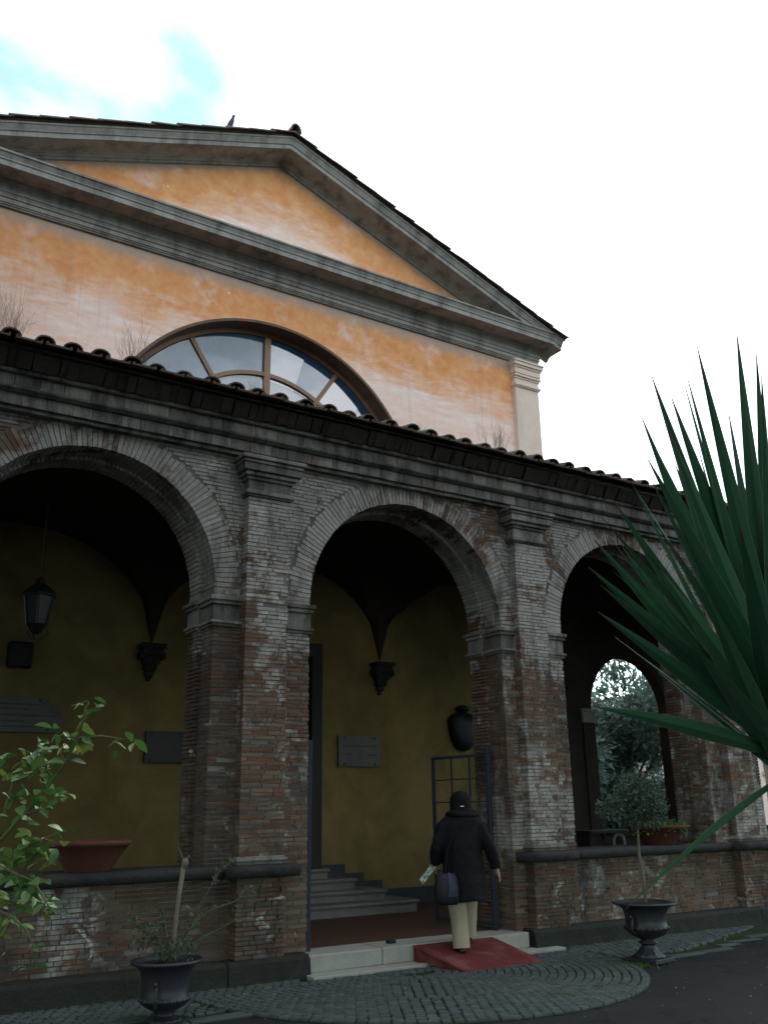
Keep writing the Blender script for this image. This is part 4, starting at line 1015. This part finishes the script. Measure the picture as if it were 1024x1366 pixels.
# clipped standard in the second urn
t = thing('standard_olive', 'small standard tree with a loose rounded crown growing in the right urn', 'small tree', (8.16, -1.50, .57))
random.seed(64); mb = MB(); mb.tube([(0, 0, -.03), (.005, 0, .25), (-.02, .01, .5), (-.015, 0, .8), (.0, 0, .95)], [.018, .017, .015, .014, .011], 8)
cl = [((.03, 0, 1.08), .24), ((-.16, .02, 1.02), .2), ((.2, 0, 1.02), .2), ((.1, .1, 1.22), .17), ((-.06, -.1, 1.2), .16), ((.26, .02, 1.16), .13), ((-.02, 0, .92), .18), ((.18, -.05, .9), .14), ((-.38, 0, .97), .13), ((-.47, .03, 1.0), .09), ((.05, .05, 1.32), .09), ((.3, 0, .92), .1)]
for c_, r_ in cl: branchy(mb, (0, 0, .85), c_, .008, .003, .2, 4, 5)
mb.obj('trunk', 'bark', t, smooth=True); lf = MB(); crown(lf, cl, 3400, .055, .022); lf.obj('crown', 'olive_leaf', t)

# ------------------------------------------------------------------ terracotta bowls on the sills
def bowl(label, loc, rt, rb, h_):
    t = thing('terracotta_bowl', label, 'bowl', loc, 0, 'terracotta bowls on the parapet sills')
    MB().lathe([(rb, 0), (rb+.005, .01), (rb+(rt-rb)*.5, h_*.5), (rt-.02, h_-.045), (rt, h_-.04), (rt+.005, h_-.005), (rt-.01, h_), (rt-.03, h_-.005), (rt-.05, h_-.04), (rb, .05)], 40).obj('bowl_body', 'terracotta', t, smooth=True)
    MB().lathe([(rt-.07, h_-.06), (.01, h_-.05)], 24).obj('soil', 'soil', t); return t
bowl('wide red terracotta bowl, empty, on the left parapet sill', (2.62, .12, 1.078), .375, .20, .27)
b2 = bowl('terracotta bowl with a green trailing plant on the right parapet sill', (10.36, .2, 1.078), .41, .20, .25)
t = thing('trailing_plant', 'fresh green leafy plant spilling over the right terracotta bowl', 'plant', (10.36, .2, 1.30)); random.seed(71); lf = MB()
for k in range(420):
    a_ = rnd(0, 6.28); r_ = math.sqrt(random.random())*.40; leaf_quad(lf, Vector((r_*math.cos(a_), r_*math.sin(a_), rnd(-.02, .12)-.10*(r_/.4)**2)), Vector((math.cos(a_), math.sin(a_), rnd(-.3, .9)))+rv3()*.6, Vector((0, 0, 1)), rnd(.04, .08), rnd(.025, .05))
for s_ in ((.40, -.1, -.02), (.46, -.05, -.05), (.52, 0, .02)):
    for k in range(14): leaf_quad(lf, Vector(s_)+rv3()*.05, rv3(), rv3(), rnd(.03, .06), rnd(.02, .035))
lf.obj('leaves', 'lemon_leaf', t)
mb = MB()
for k in range(16): a_ = 6.28*k/16; mb.tube([(0, 0, -.05), (.2*math.cos(a_), .2*math.sin(a_), .05), (.38*math.cos(a_), .38*math.sin(a_), .0)], [.005, .004, .003], 5)
mb.obj('stems', 'stem', t)

# ------------------------------------------------------------------ yucca in the right foreground
def cpt(px, py, d):     # world point on the line of sight of a photo point, d metres deep: used to place the plants' joints
    return camp+(fwd+rgt*((px-512)/1238.03)+upv*((683-py)/1238.03))*d
yc = cpt(1052, 1012, 2.6)
yu = thing('yucca', 'large yucca with dark green sword-shaped leaves at the right edge', 'yucca', (yc.x, yc.y, 0))
yb = Vector((yc.x, yc.y, 0)); random.seed(91)
mb = MB(); mb.tube([(.05, -.05, -.02), (.02, .02, .6), (0, 0, 1.2), (0, 0, yc.z-.02)], [.10, .085, .08, .07], 12)
for k in range(26):
    z_ = .15+1.35*k/26; a_ = k*2.4; mb.tube([(.07*math.cos(a_), .07*math.sin(a_), z_), (.10*math.cos(a_), .10*math.sin(a_), z_-.07), (.09*math.cos(a_), .09*math.sin(a_), z_-.16)], [.02, .014, .004], 5)
mb.obj('trunk', 'bark', yu, smooth=True)
def sword(base, tip, wd, droop, twist):
    b_, t_ = Vector(base), Vector(tip); d = t_-b_; L_ = d.length; n = 9
    side = d.cross(Vector((0, 0, 1)))
    if side.length < .05: side = d.cross(Vector((0, 1, 0)))
    side.normalize(); side = (Matrix.Rotation(twist, 3, d.normalized()) @ side); nrm = side.cross(d).normalized()
    vs = []; fs = []
    for k in range(n+1):
        s_ = k/n; w_ = wd*(.55+1.1*s_ if s_ < .4 else 1.0*(1-((s_-.4)/.6)**1.22))*.5 + .0012
        c_ = b_.lerp(t_, s_)+Vector((0, 0, droop*L_*4*s_*(1-s_)*.25)); v_ = .16*w_
        vs += [c_-side*w_+nrm*v_, c_-nrm*v_, c_+side*w_+nrm*v_, c_+nrm*(-v_+.004*(1-s_)+.0006)]
        if k:
            o = 4*(k-1)
            for q in range(4): fs.append((o+q, o+(q+1) % 4, o+4+(q+1) % 4, o+4+q))
    fs += [(0, 1, 2, 3), (4*n+3, 4*n+2, 4*n+1, 4*n)]
    mb = MB(); mb.add(vs, fs); return mb
def leaf_obj(mb):
    o = mb.obj('leaf', 'yucca', yu); me = o.data; a1 = me.attributes.new('across', 'FLOAT', 'POINT'); a2 = me.attributes.new('along', 'FLOAT', 'POINT'); n = len(me.vertices)
    a1.data.foreach_set('value', [(0., .5, 1., .5)[i % 4] for i in range(n)]); a2.data.foreach_set('value', [(i//4)/(n/4-1) for i in range(n)]); return o
tips = [(785, 757, 2.35), (802, 690, 2.45), (835, 690, 2.75), (797, 816, 2.3), (808, 788, 2.6), (868, 640, 2.5), (852, 660, 2.8), (855, 556, 2.55), (873, 596, 2.75), (868, 500, 2.6), (881, 542, 2.8), (908, 497, 2.7), (914, 496, 2.5), (929, 462, 2.55),
        (982, 444, 2.6), (970, 545, 2.9), (1008, 472, 2.75), (938, 585, 2.9), (793, 943, 2.3), (832, 1215, 2.05), (892, 576, 2.4), (800, 700, 2.9), (1040, 420, 2.6), (1085, 430, 2.6), (1130, 470, 2.5), (1180, 540, 2.7), (1240, 640, 2.6), (1300, 760, 2.6), (1320, 900, 2.5), (1290, 1040, 2.4),
        (1200, 1180, 2.3), (1090, 1230, 2.2), (960, 700, 3.1), (900, 780, 3.2), (1010, 600, 3.2), (1100, 560, 3.2), (880, 840, 3.15), (905, 700, 2.1), (880, 760, 2.15), (1180, 800, 2.1), (1120, 680, 2.0), (930, 660, 3.05), (1210, 960, 3.1),
        (985, 700, 2.0), (940, 790, 2.05), (925, 860, 2.1), (830, 730, 2.65), (792, 720, 2.5), (818, 668, 2.6), (815, 760, 2.75), (800, 780, 2.45), (840, 640, 2.7), (828, 800, 2.35), (862, 610, 2.45), (895, 530, 2.7), (1015, 500, 2.5), (845, 770, 2.5), (820, 850, 2.7), (860, 880, 2.75), (900, 620, 2.65), (920, 560, 2.85), (890, 650, 2.95), 
        (850, 720, 2.25), (870, 690, 2.7), (880, 800, 2.4), (1045, 560, 2.7), (840, 800, 2.95), (935, 720, 2.55), (905, 830, 2.6), (890, 720, 2.35), (1070, 620, 2.3), (1140, 620, 2.6), (1250, 850, 2.9)]
for k, (px, py, d) in enumerate(tips):
    tip = cpt(px, py, d)-yb; base = Vector((rnd(-.035, .035), rnd(-.035, .035), yc.z+rnd(-.06, .05)))
    leaf_obj(sword(base, tip, rnd(.050, .064), rnd(-.02, .05) if k not in (18, 19) else .06, rnd(-.8, .8) if k not in (18, 19) else .9))


# ------------------------------------------------------------------ potted lemon at the left edge
lp = cpt(-95, 1330, 4.25); lb = Vector((lp.x, lp.y, 0))
le = thing('lemon_tree', 'young lemon tree with bright green leaves reaching in at the left edge', 'lemon tree', lb); random.seed(93)
MB().lathe([(.19, 0), (.20, .02), (.25, .36), (.28, .37), (.285, .42), (.265, .43), (.25, .40), (.1, .38)], 28).obj('pot', 'terracotta', le, smooth=True)
tr0 = cpt(-80, 1190, 4.25)-lb
mb = MB(); mb.tube([(0, 0, .35), Vector((0, 0, .35)).lerp(tr0, .5)+Vector((.02, 0, 0)), tr0], [.028, .024, .02], 8); mb.obj('trunk', 'bark', le, smooth=True)
BRN = [[(-80, 1190, 4.25), (0, 1122, 4.2), (35, 1085, 4.2), (62, 1053, 4.18), (88, 1018, 4.15), (105, 985, 4.13), (113, 955, 4.12), (118, 936, 4.1)], [(105, 985, 4.13), (135, 982, 4.1), (165, 986, 4.08)], [(35, 1085, 4.2), (58, 1080, 4.15), (85, 1070, 4.1)],
       [(62, 1053, 4.18), (50, 1020, 4.2), (52, 990, 4.2)], [(-80, 1190, 4.25), (-10, 1150, 4.15), (30, 1130, 4.1), (70, 1115, 4.05), (85, 1108, 4.0)], [(-10, 1150, 4.15), (20, 1165, 4.05), (45, 1175, 4.0), (60, 1200, 3.95), (70, 1218, 3.95)], [(-80, 1190, 4.25), (-20, 1205, 4.1), (15, 1222, 4.0), (35, 1240, 3.95), (45, 1262, 3.95), (40, 1290, 3.95)],
       [(0, 1122, 4.2), (8, 1075, 4.25), (18, 1040, 4.25)], [(15, 1222, 4.0), (-5, 1260, 3.95), (2, 1280, 3.95)], [(88, 1018, 4.15), (78, 1000, 4.2), (75, 985, 4.2)]]
mb = MB()
for b_ in BRN:
    P = [cpt(*q)-lb for q in b_]; n = len(P); mb.tube(P, [.011-.008*k/(n-1) if b_ is BRN[0] else .007-.005*k/(n-1) for k in range(n)], 6)
mb.obj('branches', 'stem', le, smooth=True)
def lemon_leaf(k):
    random.seed(500+k); mb = MB(); n = 6; vs = []; fs = []
    for i in range(n+1):
        s_ = i/n; w_ = .30*math.sin(math.pi*min(1, s_*.96+.02))**.8*(1.05-.3*s_)+.004; z_ = -.18*s_*s_+rnd(-.012, .012)
        vs += [(-w_, s_, z_+.10*w_*3+rnd(-.01, .01)), (0, s_, z_), (w_, s_, z_+.10*w_*3+rnd(-.01, .01))]
        if i: o = 3*(i-1); fs += [(o, o+1, o+4, o+3), (o+1, o+2, o+5, o+4)]
    me = bpy.data.meshes.new('leaf'); me.from_pydata(vs, [], fs); me.materials.append(M['lemon_leaf']); me.polygons.foreach_set('use_smooth', [True]*len(me.polygons)); return me
LL = [lemon_leaf(k) for k in range(5)]; random.seed(94)
CL = [(120, 936, 3, 10), (125, 945, 4, 12), (112, 958, 3, 8), (108, 988, 5, 14), (85, 978, 6, 18), (158, 978, 5, 16), (100, 1000, 5, 14), (55, 1000, 14, 22), (70, 1030, 10, 20), (48, 1018, 10, 18), (20, 1045, 14, 26), (30, 1075, 10, 22), (85, 1060, 7, 16), (60, 1072, 6, 16), (10, 1020, 8, 20),
      (78, 1112, 7, 14), (55, 1120, 10, 20), (25, 1135, 12, 22), (60, 1140, 8, 16), (5, 1165, 12, 24), (40, 1160, 10, 20), (30, 1185, 12, 22), (55, 1195, 8, 16), (8, 1205, 12, 22), (66, 1215, 6, 12), (28, 1235, 3, 8), (45, 1262, 2, 7), (40, 1285, 2, 7), (-30, 1100, 16, 45), (-50, 1180, 20, 50), (-30, 1240, 10, 40), (2, 1275, 3, 8)]
for (px, py, n, sp) in CL:
    for k in range(int(n*1.25)):
        p = cpt(px+random.gauss(0, sp*.55), py+random.gauss(0, sp*.5), 4.12+random.gauss(0, .09))-lb
        o = link('leaf', random.choice(LL), None, le); s_ = rnd(.048, .085); o.location = p; o.scale = (s_*rnd(.85, 1.15), s_, s_)
        o.rotation_euler = (rnd(-.9, .7), rnd(-.7, .7), rnd(0, 6.28))

# ------------------------------------------------------------------ dry weeds on the roof
random.seed(97)
def weed(label, px, n, h_):
    p = Vector((px, .35, 6.28)); t = thing('dry_weed', label, 'weed', p, 0, 'dry weeds on the portico roof'); mb = MB()
    for k in range(n):
        a_, s_ = rnd(0, 6.28), rnd(.1, .55); q = Vector((math.cos(a_)*s_, math.sin(a_)*s_*.5, 1)).normalized()*h_*rnd(.5, 1.1); b_ = Vector((rnd(-.12, .12), rnd(-.08, .08), -.08))
        mb.tube([b_, b_+q*.35+rv3()*.05, b_+q*.7+rv3()*.08, b_+q+rv3()*.10], [.0022, .0017, .0012, .0006], 4, False)
        for j in range(2): mb.tube([b_+q*rnd(.4, .7), b_+q*rnd(.8, 1.0)+rv3()*.08], [.0012, .0006], 4, False)
    mb.obj('stalks', 'twig', t)
for px, n, h_, lab in ((1.4, 46, .75, 'dark bushy dry weed on the roof tiles at the left edge'), (2.75, 22, .75, 'sparse dry weed on the roof tiles left of the lunette window'), (4.3, 10, .45, 'low dry weed on the roof tiles in front of the lunette'), (6.55, 8, .35, 'tiny dry weed on the roof tiles below the window mullion'), (8.0, 22, .65, 'dry weed on the roof tiles at the right end of the lunette'), (10.4, 26, .55, 'dry weed on the roof tiles below the church corner pilaster'), (9.4, 12, .4, 'thin dry weed on the roof tiles under the blank orange wall')):
    weed(lab, px, n, h_)

# ------------------------------------------------------------------ bird on the pediment
bt = thing('bird', 'small dark bird perched on the left slope of the pediment', 'bird', (4.90, 3.10, APZ-TS*(CX-4.90)+.13), R(200))
rings = []
for (y_, z_, r_) in ((-.10, -.02, .006), (-.085, .0, .022), (-.05, .05, .045), (.0, .10, .055), (.035, .145, .045), (.05, .18, .028), (.058, .20, .030), (.068, .22, .028), (.08, .232, .014), (.10, .238, .004)):
    rings.append([(r_*math.cos(a_), y_+r_*.5*math.sin(a_), z_+r_*.8*math.sin(a_)) for a_ in [2*math.pi*k/10 for k in range(10)]])
MB().loft(rings).obj('body', 'bird', bt, smooth=True)
MB().add([(-.02, -.05, .03), (.02, -.05, .03), (.014, -.14, -.05), (-.014, -.14, -.05), (-.02, -.05, .02), (.02, -.05, .02), (.014, -.14, -.056), (-.014, -.14, -.056)], [(0, 1, 2, 3), (7, 6, 5, 4), (0, 4, 5, 1), (1, 5, 6, 2), (2, 6, 7, 3), (3, 7, 4, 0)]).obj('tail', 'bird', bt)
for s_ in (-1, 1): MB().tube([(s_*.018, .0, .06), (s_*.018, .005, -.04), (s_*.018, .03, -.045)], .005, 5).obj('leg', 'bird', bt)
MB().tube([(0, .085, .228), (0, .12, .232)], [.008, .001], 6).obj('beak', 'iron_dark', bt)

# ------------------------------------------------------------------ the person walking in
pe = thing('person', 'person in long black coat, black hood and beige trousers walking up the red ramp', 'person', (6.53, -.42, .125), R(-26)); random.seed(17)
# body: one skinned skeleton (z up, facing +y)
J = {'pel': (0, 0, .86), 'sp': (0, -.01, 1.08), 'ch': (0, .0, 1.25), 'nk': (.015, .03, 1.40), 'hd': (.02, .055, 1.49), 'ht': (.02, .055, 1.58),
     'lh': (-.085, 0, .82), 'lk': (-.06, .01, .45), 'la': (-.05, -.07, .09), 'lt': (-.055, .08, .03), 'rh': (.085, 0, .82), 'rk': (.085, .16, .50), 'ra': (.075, .22, .16), 'rt': (.075, .36, .10),
     'ls': (-.18, 0, 1.31), 'le': (-.28, -.03, 1.06), 'lw': (-.27, .10, .88), 'rs': (.19, 0, 1.31), 're': (.30, -.03, 1.06), 'rw': (.385, .02, .82)}
RD = {'pel': .13, 'sp': .12, 'ch': .13, 'nk': .055, 'hd': .085, 'ht': .07, 'lh': .085, 'lk': .055, 'la': .035, 'lt': .03, 'rh': .085, 'rk': .055, 'ra': .035, 'rt': .03, 'ls': .055, 'le': .042, 'lw': .026, 'rs': .055, 're': .042, 'rw': .026}
ED = [('pel', 'sp'), ('sp', 'ch'), ('ch', 'nk'), ('nk', 'hd'), ('hd', 'ht'), ('pel', 'lh'), ('lh', 'lk'), ('lk', 'la'), ('la', 'lt'), ('pel', 'rh'), ('rh', 'rk'), ('rk', 'ra'), ('ra', 'rt'), ('ch', 'ls'), ('ls', 'le'), ('le', 'lw'), ('ch', 'rs'), ('rs', 're'), ('re', 'rw')]
for s_, wn_ in ((-1, 'lw'), (1, 'rw')):            # palm and five bent fingers of different lengths
    w_ = Vector(J[wn_]); dwn = (w_-Vector(J['le' if s_ < 0 else 're'])).normalized(); J[wn_+'p'] = tuple(w_+dwn*.055); RD[wn_+'p'] = .024; ED.append((wn_, wn_+'p'))
    for k, (off, ln) in enumerate(((-.024, .062), (-.008, .075), (.008, .07), (.022, .055))):
        a_ = w_+dwn*.085+Vector((0, off, 0)); b_ = a_+dwn*ln*.5; c_ = b_+dwn*ln*.4+Vector((-s_*.018, 0, 0))
        for nm, v_, r_ in (('a', a_, .0095), ('b', b_, .0085), ('c', c_, .007)): J[wn_+nm+str(k)] = tuple(v_); RD[wn_+nm+str(k)] = r_
        ED += [(wn_+'p', wn_+'a'+str(k)), (wn_+'a'+str(k), wn_+'b'+str(k)), (wn_+'b'+str(k), wn_+'c'+str(k))]
    a_ = w_+dwn*.04+Vector((-s_*.02, .03, 0)); b_ = a_+dwn*.03+Vector((-s_*.012, .012, 0)); J[wn_+'t1'] = tuple(a_); J[wn_+'t2'] = tuple(b_); RD[wn_+'t1'] = .010; RD[wn_+'t2'] = .008; ED += [(wn_, wn_+'t1'), (wn_+'t1', wn_+'t2')]
ks = list(J); me = bpy.data.meshes.new('body'); me.from_pydata([J[k] for k in ks], [(ks.index(a_), ks.index(b_)) for a_, b_ in ED], []); ob = link('body', me, 'skin', pe)
sm = ob.modifiers.new('skin', 'SKIN'); sl = me.skin_vertices[0].data
for i, k in enumerate(ks): sl[i].radius = (RD[k], RD[k]); sl[i].use_root = (k == 'pel')
ob.modifiers.new('sub', 'SUBSURF').render_levels = 2; sm.use_smooth_shade = True
# nose, ears
MB().loft([[(.02+.012*math.cos(a_), .125+.01*math.sin(a_), 1.49) for a_ in [k*1.05 for k in range(6)]], [(.02+.006*math.cos(a_), .142+.006*math.sin(a_), 1.485) for a_ in [k*1.05 for k in range(6)]], [(.02+.004*math.cos(a_), .118+.004*math.sin(a_), 1.53) for a_ in [k*1.05 for k in range(6)]]]).obj('nose', 'skin', pe)
def ell(cx_, cy_, z_, rx, ry, n=20, ph=0., wob=0.):
    return [(cx_+rx*math.cos(a_)*(1+wob*math.sin(3*a_+ph)+wob*.6*math.sin(7*a_+2*ph)), cy_+ry*math.sin(a_)*(1+wob*math.sin(4*a_+ph*1.7)), z_) for a_ in [2*math.pi*k/n for k in range(n)]]
# coat: flared body plus sleeves
mb = MB()
mb.loft([ell(.005, 0, .51, .232, .215, 36, 1, .09), ell(.005, 0, .55, .235, .215, 36, 1, .09), ell(0, -.005, .70, .23, .205, 36, 1.1, .075), ell(0, -.01, .88, .22, .185, 36, 1.3, .055), ell(0, -.01, 1.05, .21, .17, 36, 1.5, .035), ell(0, -.005, 1.2, .215, .155, 36, 1.6, .02), ell(0, .0, 1.30, .215, .145, 36), ell(.005, .01, 1.37, .165, .12, 36), ell(.012, .025, 1.43, .10, .10, 36)])
mb.tube([(-.13, 0, 1.325), (-.20, -.005, 1.26), (-.255, -.025, 1.12), (-.285, -.03, 1.04), (-.285, .03, .96), (-.275, .085, .895)], [.075, .078, .072, .07, .066, .062], 16)
mb.tube([(.13, 0, 1.325), (.21, -.005, 1.26), (.27, -.025, 1.12), (.31, -.03, 1.03), (.35, -.01, .93), (.378, .01, .835)], [.075, .078, .072, .069, .064, .06], 16)
o = mb.obj('coat', 'coat', pe, smooth=True); q = o.modifiers.new('remesh', 'REMESH'); q.mode = 'VOXEL'; q.voxel_size = .012; q.use_smooth_shade = True; q = o.modifiers.new('smooth', 'SMOOTH'); q.iterations = 6
tex = bpy.data.textures.new('folds', 'CLOUDS'); tex.noise_scale = .16; q = o.modifiers.new('folds', 'DISPLACE'); q.texture = tex; q.strength = .03; q.mid_level = .5
# hood and scarf
mb = MB(); mb.loft([ell(.03, .02, 1.27, .20, .15, 28, 1, .03), ell(.03, .02, 1.31, .205, .16, 28, 1, .03), ell(.025, .02, 1.36, .185, .15, 28, 2, .04), ell(.02, .03, 1.405, .15, .132, 28, 2, .03), ell(.02, .035, 1.44, .128, .125, 28), ell(.02, .045, 1.49, .126, .135, 28), ell(.02, .05, 1.55, .122, .137, 28), ell(.02, .05, 1.60, .102, .115, 28), ell(.02, .05, 1.635, .06, .065, 28), ell(.02, .05, 1.648, .01, .012, 28)])
o = mb.obj('hood', 'scarf', pe, smooth=True); q = o.modifiers.new('sub', 'SUBSURF'); q.render_levels = 1; q = o.modifiers.new('folds', 'DISPLACE'); q.texture = tex; q.strength = .02; q.mid_level = .5
mb = MB(); mb.tube([(.02+.15*math.cos(a_), .025+.128*math.sin(a_), 1.392+.010*math.sin(2*a_+.6)) for a_ in [2*math.pi*k/24 for k in range(25)]], [.036+.005*math.sin(k*.9) for k in range(25)], 10); mb.obj('scarf', 'scarf', pe, smooth=True)
MB().box(-.012, .028, -.094, -.088, 1.476, 1.484).obj('hood_tag', 'white', pe)
# trousers, shoes
for s_, P_, nm in ((-1, [(-.09, 0, .84), (-.085, 0, .70), (-.066, .005, .46), (-.055, -.035, .26), (-.05, -.055, .05)], 'l'), (1, [(.09, 0, .84), (.09, .06, .70), (.088, .15, .50), (.082, .19, .32), (.078, .205, .13)], 'r')):
    mb = MB(); mb.tube(P_, [.11, .11, .098, .092, .09], 18, False); o = mb.obj('trouser_leg', 'trousers', pe, smooth=True); q = o.modifiers.new('sub', 'SUBSURF'); q.render_levels = 2; q = o.modifiers.new('folds', 'DISPLACE'); q.texture = tex; q.strength = .014; q.mid_level = .5
    a_ = Vector(P_[-1]); zb = -.005 if s_ < 0 else .072
    if s_ < 0: y0, z0, sl_ = a_.y-.055, 0., .0
    else: y0, z0, sl_ = a_.y-.055, .085, .0
    rings = []
    for (t_, w_, h_) in ((0, .028, .045), (.03, .036, .07), (.09, .038, .07), (.15, .044, .055), (.20, .045, .04), (.24, .034, .028), (.255, .015, .015)):
        y_ = y0+t_; zz = z0+t_*.22; rings.append([(a_.x+w_*math.cos(q_), y_, zz+h_*.5+h_*.5*math.sin(q_)) for q_ in [2*math.pi*k/12 for k in range(12)]])
    MB().loft(rings).obj('shoe', 'shoe', pe, smooth=True)
# shoulder bag and folded paper are things of their own
bgt = thing('shoulder_bag', 'dark blue shoulder bag hanging at the hip of the walking person', 'bag', (6.53-.285, -.515, .125+.49), R(-20)); bgt.scale = (.86, .9, .92)
rings = [[(x_*k_, y_*d_, z_) for x_, y_ in ((-.15, -.05), (-.05, -.07), (.06, -.07), (.14, -.05), (.14, .05), (.06, .06), (-.05, .06), (-.15, .05))] for k_, d_, z_ in ((.82, .7, 0), (.98, 1, .04), (1, 1.05, .16), (.86, .8, .28), (.72, .35, .335))]
MB().loft(rings).obj('bag_body', 'bag', bgt, smooth=True)
mb = MB(); mb.loft([[(x_, y_-.012, z_), (x_+wd_, y_-.008, z_), (x_+wd_, y_+.004, z_), (x_, y_, z_)] for x_, y_, z_, wd_ in ((-.01, -.072, .09, .13), (.0, -.075, .16, .11), (.0, -.06, .26, .075), (.0, -.03, .345, .035))]); mb.obj('flap', 'bag_flap', bgt)
mb = MB(); mb.tube([(-.02, .0, .33), (0, .01, .42), (.03, .035, .56), (.09, .045, .70), (.16, .08, .80), (.21, .13, .865)], .011, 8); mb.obj('strap', 'coat', bgt)
pp = thing('folded_paper', 'folded green and white printed paper in the hand of the walking person', 'paper', (6.27, -.22, .95))
mb = MB(); d1 = Vector((-.13, .02, -.12)); nrm_ = Vector((0, 1, .2)).normalized(); wv = Vector((.028, .0, -.035))
for k in range(4):
    o_ = nrm_*.006*k+wv*.06*k; q = [Vector((.05, 0, .06))+o_-wv*.7, Vector((.05, 0, .06))+o_+wv*.7, d1+o_+wv*.7, d1+o_-wv*.7]
    q = q+[v_+nrm_*.004 for v_ in q]; mb.add(q, [(0, 1, 2, 3), (7, 6, 5, 4), (0, 4, 5, 1), (1, 5, 6, 2), (2, 6, 7, 3), (3, 7, 4, 0)])
mb.obj('sheets', 'paper', pp)
# dead leaves scattered on the paving
random.seed(123)
mb = MB()
for k in range(60):
    x_, y_ = rnd(1.5, 11), rnd(-3.2, -.3); leaf_quad(mb, Vector((x_, y_, .03 if y_ > -1.2 or (x_-FC[0])**2+(y_-FC[1])**2 < FR**2 else .006)), Vector((rnd(-1, 1), rnd(-1, 1), .1)), Vector((0, 0, 1)), rnd(.02, .045), rnd(.012, .025))
gm = MB()
for k in range(130):
    x_, y_ = rnd(2.5, 12), rnd(-4.2, -.5); r_ = rnd(.003, .008); gm.box(x_-r_, x_+r_*rnd(.6, 1.4), y_-r_, y_+r_*rnd(.6, 1.4), 0, r_*.9+(.028 if (x_-FC[0])**2+(y_-FC[1])**2 < FR**2 or y_ > -1.25 else 0), r_*.3)
tag(gm.obj('gravel', 'step'), 'loose pale grit scattered over the asphalt and cobbles', 'grit', kind='stuff')
tag(mb.obj('leaf_litter', 'twig'), 'scattered small dry leaves lying on the paving and asphalt', 'leaves', kind='stuff')
